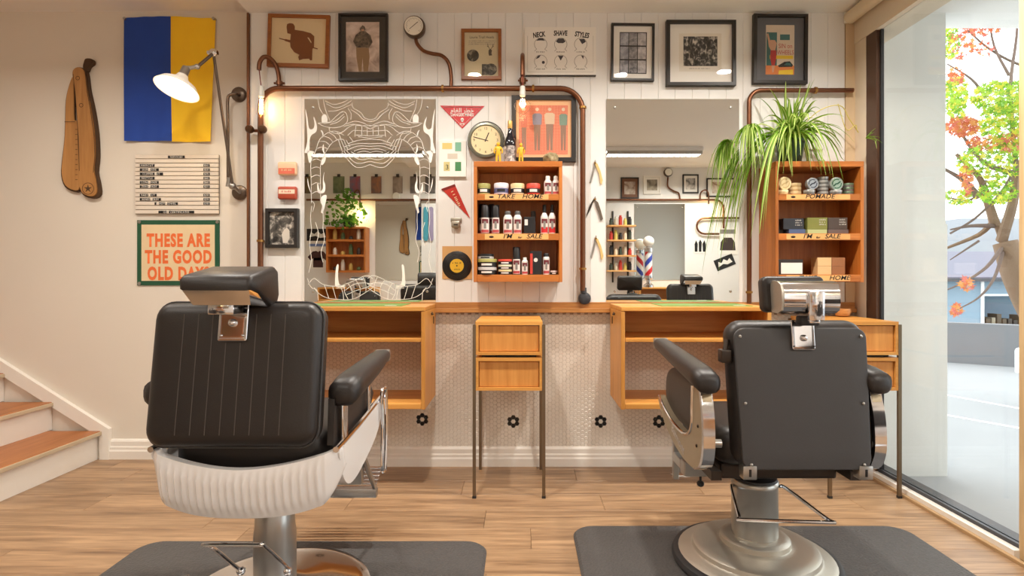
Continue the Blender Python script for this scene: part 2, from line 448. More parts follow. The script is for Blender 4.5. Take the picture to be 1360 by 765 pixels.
# hexagon tiles under the ledge (each about five pixels: one sheet of real tiles), black rosettes as parts
PT = 0.0243; CS = PT*0.866; R0 = PT/math.sqrt(3)*0.955
def hexa(mb, cx, cz, r, mi=0, y0=0.0, y1=0.006):
    a = [(cx+r*math.cos(PI/3*k), cz+r*math.sin(PI/3*k)) for k in range(6)]
    b = [(cx+r*.88*math.cos(PI/3*k), cz+r*.88*math.sin(PI/3*k)) for k in range(6)]
    mb.add([(u, y1, w) for u, w in a]+[(u, y0+0.0012, w) for u, w in a]+[(u, y0, w) for u, w in b],
           [tuple(range(12, 18))] + [(k, (k+1) % 6, (k+1) % 6+6, k+6) for k in range(6)] + [(k+6, (k+1) % 6+6, (k+1) % 6+12, k+12) for k in range(6)], mi)
flower = {}
centres = []
for fx in (-1.083, -0.5687, -0.054, 0.461, 0.802):
    i = round((fx+1.56)/CS); j = round((0.254-0.107-(i % 2)*PT/2)/PT)
    centres.append((i, j))
    nbs = [(i, j+1), (i, j-1)] + [(i+di, j+q+(0 if i % 2 == 0 else 1)-0) for di in (-1, 1) for q in (-1, 0)]
    for n_ in nbs: flower[n_] = (i, j)
tiles = MB(); rose = {}
for i in range(int(3.47/CS)):
    for j in range(33):
        cx = -1.56 + i*CS; cz = 0.107 + j*PT + (i % 2)*PT/2
        if cz > 0.884: continue
        if (i, j) in flower: hexa(rose.setdefault(flower[(i, j)], MB()), cx, cz, R0)
        else: hexa(tiles, cx, cz, R0)
obj('grout', MB().box(-1.569, XW, 0.0035, 0.0125, 0.09, 0.89), M('grout', (168, 158, 146), 0.9), wall_back, smooth=False)
tag(obj('hexagon_tiles', tiles, M('white_glazed_tile', (226, 219, 208), 0.22, var=0.05, scale=30), wall_back, smooth=False), kind='stuff', label='small white glazed hexagon wall tiles')
for k, mb in rose.items(): tag(obj('tile_rosette', mb, M('black_glazed_tile', (20, 20, 22), 0.2), wall_back, smooth=False), kind='stuff', label='black hexagon tiles set as a flower')
# baseboards
BP = [(0, 0), (-.024, 0), (-.024, .045), (-.019, .053), (-.019, .066), (-.014, .073), (-.014, .098), (-.007, .108), (0, .110)]
struct('baseboard_back', MB().prism(BP, 'yz', -1.569, XW-0.01), TRIM, smooth=False)
struct('baseboard_left', MB().prism([(PLY+u, w*1.06) for u, w in BP], 'yz', -2.46, -1.569), TRIM, smooth=False)
# plastered wall and the rest of the shell
struct('wall_back_left', MB().box(-4.5, -1.56, PLY, 0.3, 0, CEIL+0.1), PLASTER, smooth=False)
struct('wall_left', MB().box(-4.5, -4.4, -4.7, PLY, 0, CEIL+0.1), PLASTER, smooth=False)
wall_rear = struct('wall_rear', MB().box(-4.5, 3.5, -4.7, -4.6, 0, CEIL+0.1), WALL, smooth=False)
struct('wall_right', MB().box(XW, XW+0.1, -0.105, 0.02, 0, 2.43).box(XW-0.004, XW+0.16, -1.25, 0.02, 2.43, CEIL+0.02), M('shaded_lintel', (222, 208, 188), 0.6), smooth=False)  # beige has the lintel's shade put into the colour; the jamb shares it
struct('wall_right_rear', MB().box(XW, 3.5, -1.27, -1.16, 0, CEIL+0.1).box(3.4, 3.5, -1.6, -1.25, 0, CEIL+.1).box(3.4, 3.5, -4.7, -3.9, 0, CEIL+.1).box(3.4, 3.5, -3.9, -1.6, 2.35, CEIL+.1), WALL, smooth=False)
# window beside the chairs
w1 = struct('window_1', MB().box(XW+0.002, XW+0.024, -0.192, -0.104, 0.03, 2.43), M('bronze_frame', (84, 58, 42), 0.4, 0.2))
obj('pane', MB().box(XW+0.026, XW+0.032, -1.06, -0.19, 0.045, 2.43), GLASS, w1, smooth=False)
obj('gasket', MB().box(XW+0.02, XW+0.036, -0.205, -0.19, 0.045, 2.43), RUBBERD, w1, smooth=False)
obj('track', MB().box(XW+0.01, XW+0.025, -1.06, -0.104, 0.0, 0.05).box(XW+0.033, XW+0.09, -1.06, -0.104, 0, 0.05), M('dark_track', (70, 70, 74), 0.4, 0.4), w1, smooth=False)
obj('sill', MB().box(XW-0.022, XW+0.01, -1.06, -0.104, 0.0, 0.034), TRIM, w1, smooth=False)
obj('sill_strip', MB().rbox(XW-0.042, XW-0.022, -1.2, 0.0, -0.005, 0.014, 0.003), wood('sill_oak', (160, 128, 92), (196, 164, 122), 'Y', 0.4), w1, smooth=False)
obj('post', MB().rbox(XW+0.0, XW+0.09, -1.16, -1.055, 0.0, 2.43, 0.003), wood('post_oak', (200, 168, 122), (226, 198, 152), 'Z', 0.5), w1, smooth=False)
# larger shopfront window further right, seen only in the mirrors
w2 = struct('window_2', MB().box(3.42, 3.48, -3.9, -3.84, 0, 2.35).box(3.42, 3.48, -1.66, -1.6, 0, 2.35).box(3.42, 3.48, -2.78, -2.72, 0, 2.35).box(3.42, 3.48, -3.84, -1.66, 1.0, 1.06).box(3.42, 3.48, -3.84, -1.66, 0, 0.06), M('bronze_frame'), smooth=False)
for ya, yb in ((-3.84, -2.78), (-2.72, -1.66)): obj('pane', MB().box(3.447, 3.453, ya, yb, 0.06, 2.35), GLASS, w2, smooth=False)
# stairs climbing to the left along the plastered wall
st = thing('staircase', 'white stairs with brown timber treads climbing left along the wall', 'stairs', (-3.4, -0.35, 0))
RISE, RUN, SX, SY = 0.172, 0.288, -2.525, -0.9
for i in range(6):
    x = SX - i*RUN; z = i*RISE
    obj('riser', MB().box(x-0.02, x, SY+0.0305, PLY-0.002, z, z+RISE-0.022), TRIM, st, smooth=False)
    obj('tread', MB().rbox(max(x-RUN-0.02, -4.398), x+0.022, SY-0.02, PLY-0.026, z+RISE-0.024, z+RISE, 0.004), TREADW, st, smooth=False)
    obj('nosing', MB().rbox(x+0.016, x+0.03, SY-0.02, PLY-0.026, z+RISE-0.026, z+RISE-0.004, 0.003), M('nosing_strip', (196, 178, 150), 0.4), st, smooth=False)
obj('side_board', MB().prism([(SX, 0)] + [p for i in range(6) for p in ((SX-i*RUN, i*RISE+RISE-.03), (max(SX-(i+1)*RUN, -4.398), i*RISE+RISE-.03))] + [(-4.398, 0)], 'xz', SY, SY+0.03), TRIM, st, smooth=False)
sk = lambda x: 0.182 + 0.632*(-2.455 - x)
obj('skirting', MB().prism([(-2.455, 0), (-2.455, 0.182), (-4.398, sk(-4.398)), (-4.398, sk(-4.398)-0.085), (-2.512, 0.135), (-2.512, 0)], 'xz', PLY-0.028, PLY-0.001), TRIM, st, smooth=False)

# ceiling fittings
DLAB = ['downlight over the carved wooden razor', 'downlight over the corner of the plaster wall', 'downlight between the two chairs', 'downlight over the vintage barber chair', 'downlight nearest the window', 'downlight over the stairs side of the room', 'left of the two downlights seen in the plain mirror', 'right of the two downlights seen in the plain mirror', 'downlight near the opposite wall by the engraved mirror']
for i, (x, y) in enumerate(DOWNLIGHTS):
    zc = CEIL_L if x < -1.57 else CEIL
    t = thing('downlight', 'round recessed ceiling '+DLAB[i] if i not in (6, 7) else DLAB[i]+', round', 'downlight', (x, y, zc), 'recessed downlights')
    obj('trim_ring', MB().lathe([(0.058, 0.0), (0.072, 0.0), (0.07, -0.006), (0.058, -0.006)], (x, y, zc), 'Z', 24), TRIM, t)
    obj('lens', MB().lathe([(0.001, -0.003), (0.058, -0.003), (0.058, -0.001), (0.001, -0.001)], (x, y, zc), 'Z', 24), M('downlight_lens', (255, 240, 216), emit=6.0), t)
for x0, x1, lab in ((-2.53, -1.15, 'long louvred ceiling light seen in the engraved mirror'), (1.0, 2.15, 'long louvred ceiling light seen in the plain mirror')):
    zc = CEIL; y = -3.42; t = thing('linear_ceiling_light', lab, 'ceiling light', ((x0+x1)/2, y, zc), 'linear ceiling lights')
    obj('housing', MB().rbox(x0, x1, y-0.09, y+0.09, zc-0.045, zc, 0.006).rbox(x0, min(x1, -1.571), y-0.09, y+0.09, zc, CEIL_L, 0.004) if x0 < 0 else MB().rbox(x0, x1, y-0.09, y+0.09, zc-0.045, zc, 0.006), WHITEP, t, smooth=False)
    obj('diffuser', MB().box(x0+0.02, x1-0.02, y-0.07, y+0.07, zc-0.05, zc-0.045), M('tube_glow', (255, 247, 236), emit=LINEAR_EMIT), t, smooth=False)
    n = int((x1-x0)/0.07)
    for k in range(n+1): obj('louvre_blade', MB().box(x0+0.02+k*(x1-x0-0.045)/n, x0+0.026+k*(x1-x0-0.045)/n, y-0.075, y+0.075, zc-0.085, zc-0.05), STEEL, t, smooth=False)
    for ys in (-0.08, 0.074): obj('louvre_side', MB().box(x0+0.012, x1-0.012, y+ys, y+ys+0.006, zc-0.085, zc-0.045), STEEL, t, smooth=False)
rb = thing('roller_blind', 'cream roller blind tube under the ceiling beside the window', 'blind', (1.885, -0.6, 2.57))
obj('rolled_cloth', MB().cyl((1.882, -1.2, 2.572), (1.882, -0.03, 2.572), 0.036, 18), M('blind_cloth', (226, 210, 184), 0.8), rb)
obj('bracket', MB().box(1.862, 1.9, -0.028, -0.001, 2.55, CEIL-0.001), TRIM, rb, smooth=False)

# ================================================================== OUTSIDE
GZ = -0.06
struct('pavement', MB().box(XW+0.09, 3.4, -1.16, 5.0, GZ-0.3, GZ).box(3.4, 20, -9, 5.0, GZ-0.3, GZ), M('pale_concrete', (158, 159, 160), 0.85, var=0.06, scale=3, bump=0.2, bscale=40), smooth=False)
struct('lower_ground', MB().box(2, 60, 5.0, 60, -2.4, -2.0), M('far_ground', (150, 152, 146), 0.9), smooth=False)
struct('wall_outside', MB().box(XW+0.1, 2.452, 0.0, 0.22, GZ, 2.8).box(XW+0.1, 2.456, -0.008, 0.0, GZ, 1.392), M('render_white', (226, 226, 222), 0.8, var=0.03, scale=5, bump=0.25, bscale=35), smooth=False)
struct('soffit_outside', MB().box(XW+0.16, 2.62, -1.3, 0.3, 2.66, 2.78), M('soffit_paint', (206, 200, 186), 0.7), smooth=False)
def strip(p, q, w, z):
    d = (Vector(q)-Vector(p)).normalized(); n = Vector((-d.y, d.x))*w/2; p, q = Vector(p), Vector(q)
    return [(p+n)[:], (q+n)[:], (q-n)[:], (p-n)[:]]
rm = M('road_paint', (245, 245, 243), 0.7)
for p, q, lab in (((3.05, 2.13), (4.6, -0.32), 'nearer white painted line on the pavement outside'), ((3.9, 2.7), (5.2, -0.6), 'farther white painted line on the pavement outside')):
    solo('road_marking', MB().prism(strip(p, q, 0.035, 0), 'xy', GZ, GZ+0.004), rm, lab, 'road marking', smooth=False)
A, B = Vector((4.3, 5.26)), Vector((8.4, 2.37))
solo('garden_wall', MB().prism(strip(A[:], B[:], 0.18, 0), 'xy', GZ, 0.47), M('grey_block', (122, 124, 127), 0.85, var=0.06, scale=4, bump=0.2), 'low grey wall across the pavement outside', 'wall', smooth=False)
# blue-grey shed below the street, with an open workshop window
by = 10.8; t = thing('shed', 'blue grey shed with lilac roof behind the low wall', 'shed', (13.5, by, -2.0))
BLU = M('shed_blue', (128, 150, 166), 0.7)
x_ = lambda p: (p-VPX)*14.0/F_PX
obj('wall', MB().box(x_(1200), x_(1304), by, by+3, -2.0, 0.98).box(x_(1304), x_(1480), by, by+3, -2.0, -0.18).box(x_(1304), x_(1480), by, by+3, 0.6, 0.98).box(x_(1304), x_(1480), by+1.2, by+3, -0.18, 0.6), BLU, t, smooth=False)
obj('roof', MB().prism([(by-0.25, 0.97), (by-0.25, 1.06), (by+3.2, 1.84), (by+3.2, 1.74)], 'yz', x_(1190), x_(1490)), M('lilac_roof', (112, 110, 124), 0.7), t, smooth=False)
obj('gutter', MB().box(x_(1190), x_(1490), by-0.33, by-0.25, 0.95, 1.03), M('gutter_dark', (60, 64, 70), 0.5), t, smooth=False)
obj('door_post', MB().box(x_(1302), x_(1306), by-0.03, by, -2, 0.97), WHITEP, t, smooth=False)
wf = obj('window_frame', MB().box(x_(1304), x_(1480), by-0.02, by+0.04, -0.2, -0.15).box(x_(1304), x_(1480), by-0.02, by+0.04, 0.58, 0.63), WHITEP, t, smooth=False)
for i in range(9):
    a = x_(1308+i*7.5); h = random.uniform(0.1, 0.42); c = random.choice([(70, 66, 60), (150, 140, 120), (110, 120, 110), (180, 176, 166), (90, 80, 66)])
    solo('stored_box', MB().box(a, a+random.uniform(.07, .12), by+0.3, by+0.6, -0.18, -0.18+h), M('stored_%d%d%d' % c, c, 0.8), ['tall', 'small', 'wide', 'dark', 'pale', 'upright', 'low', 'far', 'last'][i]+' box on the bench inside the blue grey shed', 'box', 'boxes inside the shed', smooth=False)
solo('far_building', MB().box(14, 40, 20, 24, -2, 2.55).box(20, 34, 22, 26, 2.55, 3.7), M('far_white', (160, 163, 168), 0.8), 'pale far building behind the shed roof', 'building', smooth=False)
solo('bollard', MB().lathe([(.045, 0), (.045, .26), (.03, .29), (.001, .3)], ((1354-VPX)*6.6/F_PX, 3.4, GZ), 'Z', 14), WHITEP, 'short white bollard in front of the low grey wall', 'bollard')
# maple tree: limb, branches and leaves
BARK = M('maple_bark', (126, 102, 80), 0.8, var=0.2, scale=12, bump=0.3)
TWIG = M('maple_twig', (110, 92, 82), 0.8, var=0.15)
tr = thing('maple_tree', 'maple tree with green and red leaves outside the window', 'tree', (5.1, 1.5, GZ))
def br(pts, r0, r1):
    P = smooth_pts([W(px, py, d-DIST) for px, py, d in pts], 4); n = len(P)
    return P, [r0+(r1-r0)*i/(n-1) for i in range(n)]
P, R = br([(1470, 600, 4.6), (1430, 500, 4.6), (1385, 430, 4.6), (1352, 368, 4.6), (1335, 322, 4.65)], 0.16, 0.085)
P[0].z = GZ - 0.05
obj('trunk', MB().tube(P, 0.1, 12, rads=R), BARK, tr)
BR = [([(1336, 330, 4.65), (1322, 296, 4.7), (1300, 312, 4.8), (1256, 330, 4.9)], .035, .012), ([(1322, 300, 4.7), (1310, 262, 4.7), (1300, 235, 4.7), (1270, 205, 4.8)], .04, .014), ([(1300, 262, 4.7), (1280, 240, 4.7), (1250, 222, 4.75)], .03, .012),
      ([(1330, 320, 4.65), (1345, 270, 4.5), (1352, 225, 4.5), (1375, 190, 4.5)], .04, .02), ([(1345, 230, 4.5), (1310, 218, 4.6), (1285, 190, 4.7), (1262, 150, 4.8)], .022, .006), ([(1310, 130, 4.8), (1290, 105, 4.8), (1258, 85, 4.9)], .014, .005),
      ([(1285, 40, 5.0), (1310, 62, 5.0), (1340, 80, 5.0), (1380, 95, 4.9)], .006, .014), ([(1350, 230, 4.6), (1342, 120, 4.8), (1350, 50, 4.9), (1352, 0, 5)], .02, .006), ([(1340, 100, 4.9), (1320, 60, 5), (1312, 10, 5)], .012, .005),
      ([(1330, 330, 4.6), (1310, 355, 4.4), (1280, 375, 4.3), (1250, 388, 4.2)], .016, .005), ([(1332, 335, 4.6), (1320, 370, 4.4), (1300, 395, 4.3), (1270, 412, 4.2)], .014, .004), ([(1322, 300, 4.7), (1290, 300, 4.6), (1262, 305, 4.6)], .02, .006),
      ([(1262, 310, 4.4), (1295, 290, 4.4), (1330, 255, 4.4), (1350, 220, 4.4)], .008, .012), ([(1300, 320, 4.4), (1262, 345, 4.4)], .01, .004), ([(1310, 240, 4.6), (1290, 265, 4.6), (1255, 262, 4.6)], .012, .005)]
for pts, a, b in BR:
    P, R = br(pts, a, b); obj('branch', MB().tube(P, 0.01, 6, rads=R), BARK if a > .03 else TWIG, tr)
def leaves(spec, mats, name):
    mb = MB()
    for px, py, rx, ry, n, d in spec:
        for _ in range(int(n*2.3)):
            a = random.random()*2*PI; q = math.sqrt(random.random())
            c = W(px+rx*q*math.cos(a), py+ry*q*math.sin(a), d+random.uniform(-.45, .45)-DIST)
            s = random.uniform(.02, .036)
            mt = Matrix.Rotation(random.uniform(0, 2*PI), 4, 'Z') @ Matrix.Rotation(random.uniform(-1.2, 1.2), 4, 'X') @ Matrix.Rotation(random.uniform(-1.2, 1.2), 4, 'Y')
            pts = []
            for k in range(10):
                r = s*(1.0 if k % 2 == 0 else 0.36); g = PI/2+2*PI*k/10
                pts.append(c + mt @ Vector((r*math.cos(g), r*math.sin(g), 0.25*r*abs(math.sin(g)))))
            mb.poly(pts, random.randrange(len(mats)))
    tag(obj(name, mb, mats, tr, smooth=False), kind='stuff')
def leafmat(n, c):
    m = M(n, c, 0.5, var=0.15, scale=5)
    b = m.node_tree.nodes['Principled BSDF']; b.inputs['Subsurface Weight'].default_value = 0.0
    nt = m.node_tree; tl = nt.nodes.new('ShaderNodeBsdfTranslucent'); tl.inputs[0].default_value = lin(c)
    mx = nt.nodes.new('ShaderNodeMixShader'); mx.inputs[0].default_value = 0.45
    nt.links.new(b.outputs[0], mx.inputs[1]); nt.links.new(tl.outputs[0], mx.inputs[2]); nt.links.new(mx.outputs[0], nt.nodes['Material Output'].inputs[0])
    return m
leaves([(1335, 130, 45, 22, 260, 4.7), (1350, 165, 50, 32, 300, 4.6), (1270, 125, 16, 24, 90, 4.9), (1262, 55, 12, 24, 50, 5), (1320, 215, 50, 22, 170, 4.6), (1275, 262, 22, 10, 40, 4.7), (1325, 255, 26, 16, 110, 4.5), (1270, 145, 14, 14, 40, 4.8), (1400, 140, 60, 60, 200, 4.8)],
       [leafmat('leaf_lime', (158, 196, 60)), leafmat('leaf_green', (112, 162, 46)), leafmat('leaf_yellow', (206, 200, 70))], 'green_foliage')
leaves([(1278, 168, 22, 13, 120, 4.8), (1325, 24, 34, 12, 70, 5), (1275, 8, 16, 10, 40, 5), (1300, 36, 30, 12, 60, 5), (1345, 10, 22, 12, 60, 5), (1275, 60, 18, 20, 20, 5), (1284, 240, 9, 20, 40, 4.6), (1305, 190, 22, 9, 40, 4.7), (1270, 102, 10, 12, 30, 4.9), (1270, 412, 7, 8, 18, 4.25), (1284, 378, 9, 9, 20, 4.3), (1340, 190, 22, 12, 40, 4.6), (1300, 65, 18, 14, 14, 5.0)],
       [leafmat('leaf_rust', (196, 104, 66)), leafmat('leaf_red', (204, 112, 100)), leafmat('leaf_amber', (212, 146, 82))], 'red_foliage')

# ================================================================== BARBER CHAIRS
def rr_section(cx, y, cz, w, h, r, n=3, tilt=0.0):
    return [Vector((cx+u, y+v*tilt, cz+v)) for u, v in MB().rrect(w, h, min(r, w*.49, h*.49), n)]
def pad(mb, cx, secs, mi=0):
    """arm pad: sections (y, z_centre, width, height, corner)"""
    return mb.loft([rr_section(cx, y, z, w, h, r) for y, z, w, h, r in secs], mi)
def side_text(body, size, x, y, z, rot, mat, parent):
    o = text(body, size, 0, 0, 0, mat, parent, 'script_lettering', shear=0.25)
    for v in o.data.vertices:
        u, w = v.co.x, v.co.z; c, s = math.cos(rot), math.sin(rot)
        v.co = Vector((x, y-(u*c-w*s), z+u*s+w*c))
    return o
def chair_vintage():
    t = thing('barber_chair', 'charcoal vintage barber chair with cast metal arms and stepped round base', 'barber chair', (0, 0, 0))
    obj('rubber_ring', MB().lathe([(.26, 0.0), (.300, 0.0), (.304, .012), (.298, .026), (.282, .034), (.262, .03)], (0, 0, 0), 'Z', 48), RUBBERD, t)
    obj('base', MB().lathe([(.2, .01), (.283, .012), (.281, .032), (.262, .042), (.236, .046), (.229, .05), (.225, .064), (.216, .069), (.19, .073), (.15, .077), (.129, .079), (.126, .081), (.125, .098), (.118, .104), (.1, .110), (.05, .112)], (0, 0, 0), 'Z', 48), CAST, t)
    obj('column', MB().lathe([(.083, .10), (.083, .29), (.085, .296), (.085, .312), (.081, .317), (.07, .317)], (0, 0, 0), 'Z', 32), M('satin_column', (186, 184, 178), 0.3, 0.85), t)
    obj('column_cap', MB().lathe([(.081, .315), (.078, .325), (.05, .335), (.022, .337)], (0, 0, 0), 'Z', 28), RUBBERD, t)
    obj('piston', MB().lathe([(.02, .33), (.02, .43)], (0, 0, 0), 'Z', 16), CHROME, t)
    lv = obj('pump_lever', MB().tube(smooth_pts([(.085, -.02, .292), (.105, -.03, .29), (.16, -.19, .252), (.172, -.215, .247), (.155, -.22, .247), (-.12, -.2, .247), (-.135, -.195, .249), (-.13, -.18, .252), (-.094, -.02, .288), (-.08, 0, .29)], 3), .0065, 8), CHROME, t)
    obj('seat_frame', MB().rbox(-.2, .2, -.2, .2, .385, .44, .01).box(-.25, -.215, -.25, .22, .40, .43).box(.215, .25, -.25, .22, .40, .43), DARK, t, smooth=False)
    obj('seat', MB().pillow(.44, .47, .13, .06, .045, Matrix.Translation((0, .0, .50)) , (0, .015)), LEATHER, t)
    # backrest leaning slightly back
    BM = Matrix.Translation((0.03, -.30, .70)) @ Matrix.Rotation(math.radians(-6.5), 4, 'X') @ Matrix(((1, 0, 0, 0), (0, 0, 1, 0), (0, 1, 0, 0), (0, 0, 0, 1)))
    # pillow local (u, v, depth): depth + is towards the mirror
    obj('backrest', MB().pillow(.445, .48, .095, .055, .04, BM @ Matrix.Translation((0, 0.0, .055)), (0, .02), taper=.05), LEATHER, t)
    pn = obj('back_panel', MB().pillow(.424, .452, .012, .035, .005, BM @ Matrix.Translation((0, -.013, .0)), taper=.06), LEATHERG, t)
    for u, v in ((-.198, .185), (.198, .185), (-.19, -.03), (.19, -.03), (-.18, -.222), (.18, -.222)):
        p = BM @ Vector((u, v, -.008)); obj('screw', MB().ball(p, .0055, .004, .0055, 10, 6), STEEL, pn)
    br_ = obj('head_bracket', MB().pillow(.076, .098, .008, .008, .003, BM @ Matrix.Translation((.005, .19, -.012))), CHROME, t)
    p = BM @ Vector((.005, .18, -.02)); obj('bolt', MB().ball(p, .011, .009, .011, 14, 8), CHROME, br_)
    for u in (-.028, .038): p = BM @ Vector((u, .153, -.017)); obj('screw', MB().ball(p, .003, .002, .003, 8, 6), BLACK, br_)
    for s in (-1, 1):
        p = BM @ Vector((s*.185, -.245, .0)); q = obj('hinge_clip', MB().rbox(p.x-.022, p.x+.022, p.y-.008, p.y+.03, p.z-.024, p.z+.02, .003), STEEL, t)
        obj('clip_slot', MB().rbox(p.x-.004, p.x+.004, p.y-.0095, p.y-.007, p.z-.014, p.z+.01, .002), BLACK, q)
    p = BM @ Vector((-.232, .13, .03)); obj('side_catch', MB().rbox(p.x-.022, p.x+.012, p.y-.02, p.y+.02, p.z-.03, p.z+.012, .004).cyl((p.x-.006, p.y-.004, p.z+.01), (p.x+.004, p.y+.004, p.z+.045), .008), DARK, t)
    # headrest
    h = obj('headrest_post', MB().rbox(0.0, .06, -.35, -.31, .925, .955, .006), RUBBERD, t)
    obj('neck_plate', MB().rbox(.008, .056, -.385, -.372, .945, 1.035, .003).rbox(.015, .049, -.372, -.3, .935, .952, .003), CHROME, h)
    D = lambda x: [Vector((x, y, z)) for y, z in [(-.368, .975), (-.374, 1.0), (-.372, 1.035), (-.362, 1.056), (-.34, 1.066), (-.31, 1.068), (-.295, 1.06), (-.29, 1.02), (-.292, .98), (-.302, .966), (-.345, .964)]]
    hd = obj('headrest_drum', MB().loft([D(-.066), D(-.063), D(.108), D(.111)]), CHROME, t, angle=60)
    obj('headrest_end', MB().prism([(v.y, v.z) for v in D(0)], 'yz', -.072, -.064), CAST, hd)
    obj('headrest_pad', MB().pillow(.205, .118, .05, .02, .015, Matrix.Translation((.008, -.27, 1.022)) @ Matrix.Rotation(math.radians(-8), 4, 'X') @ Matrix(((1, 0, 0, 0), (0, 0, 1, 0), (0, 1, 0, 0), (0, 0, 0, 1))), (0, .008)), LEATHER, t)
    # arms
    OUT = [(.30, .556), (.22, .492), (.08, .441), (-.074, .416), (-.21, .424), (-.275, .455), (-.305, .52), (-.30, .62), (-.275, .71), (-.185, .71), (-.178, .632), (-.18, .566), (-.21, .535), (-.126, .512), (.08, .505), (.22, .535), (.285, .567)]
    OUT = [(.30, .556), (.22, .492), (.08, .441), (-.074, .416), (-.21, .424), (-.275, .455), (-.305, .52), (-.30, .62), (-.275, .71), (-.185, .71), (-.178, .632), (-.176, .57), (-.14, .527), (-.06, .508), (.08, .512), (.2, .536), (.285, .567)]
    OS = smooth_pts(OUT, 3, True)
    for s in (-1, 1):
        xa, xb = s*.262, s*.292
        pl = obj('arm_plate', MB().prism([p[:] for p in OS], 'yz', min(xa, xb), max(xa, xb)), M('cast_arm', (178, 164, 138), 0.38, 0.75, var=.08), t, angle=30)
        rim = smooth_pts([(.285, .567), (.2, .536), (.08, .512), (-.06, .508), (-.14, .527), (-.176, .57), (-.178, .632), (-.185, .705)], 4)
        obj('rim', MB().tube([(s*.292, p.x, p.y) for p in rim], .006, 8), CHROME, pl)
        bk = smooth_pts([(-.21, .424), (-.275, .455), (-.305, .52), (-.30, .62), (-.275, .705)], 4)
        obj('edge_band', MB().loft([[Vector((s*.258, p.x-.006, p.y)), Vector((s*.296, p.x-.006, p.y)), Vector((s*.296, p.x+.012, p.y)), Vector((s*.258, p.x+.012, p.y))] for p in bk]), CHROME, pl)
        for y, z in ((-.245, .58), (-.23, .51)): obj('screw', MB().ball((s*.293, y, z), .004, .006, .006, 8, 6), DARK, pl)
        ap = obj('arm_pad', pad(MB(), s*.278, [(-.315, .725, .05, .045, .02), (-.305, .735, .078, .066, .025), (-.24, .745, .084, .07, .026), (0, .765, .082, .06, .026), (.24, .785, .074, .05, .022), (.30, .79, .066, .042, .02)]), LEATHER, t, angle=60)
        obj('arm_tip', MB().rbox(s*.278-.03, s*.278+.03, .298, .325, .765, .812, .006), STEEL, ap)
        obj('side_cushion', MB().pillow(.46, .2, .05, .09, .024, Matrix.Translation((s*.238, .07, .60)) @ Matrix(((0, 0, 1, 0), (1, 0, 0, 0), (0, 1, 0, 0), (0, 0, 0, 1)))), LEATHER, t)
        obj('arm_bolt', MB().cyl((s*.25, -.27, .53), (s*.225, -.27, .53), .014), STEEL, t)
    pl0 = [c for c in t.children if c.name.startswith('arm_plate')][0]
    side_text('Belmont', .05, -.2935, .0, .455, math.radians(-16), CHROME, pl0)
    # leg rest and footrest
    fr = obj('footrest_frame', MB().rbox(-.225, -.2, .2, .32, .28, .32, .004).rbox(.2, .225, .2, .32, .28, .32, .004).rbox(-.225, -.2, .30, .325, .2, .45, .004).rbox(.2, .225, .30, .325, .2, .45, .004).rbox(-.225, .225, .14, .2, .27, .33, .006).box(-.2, .2, .305, .32, .23, .42), STEEL, t, smooth=False)
    for k in range(6): obj('slat', MB().rbox(-.2, .2, .33+k*.02, .343+k*.02, .20-k*.006, .21-k*.006, .003), CHROME, fr)
    kb = obj('release_knob', MB().cyl((-.15, .17, .24), (-.15, .17, .27), .005).ball((-.15, .17, .232), .015, .015, .013), RUBBERD, t)
    return t
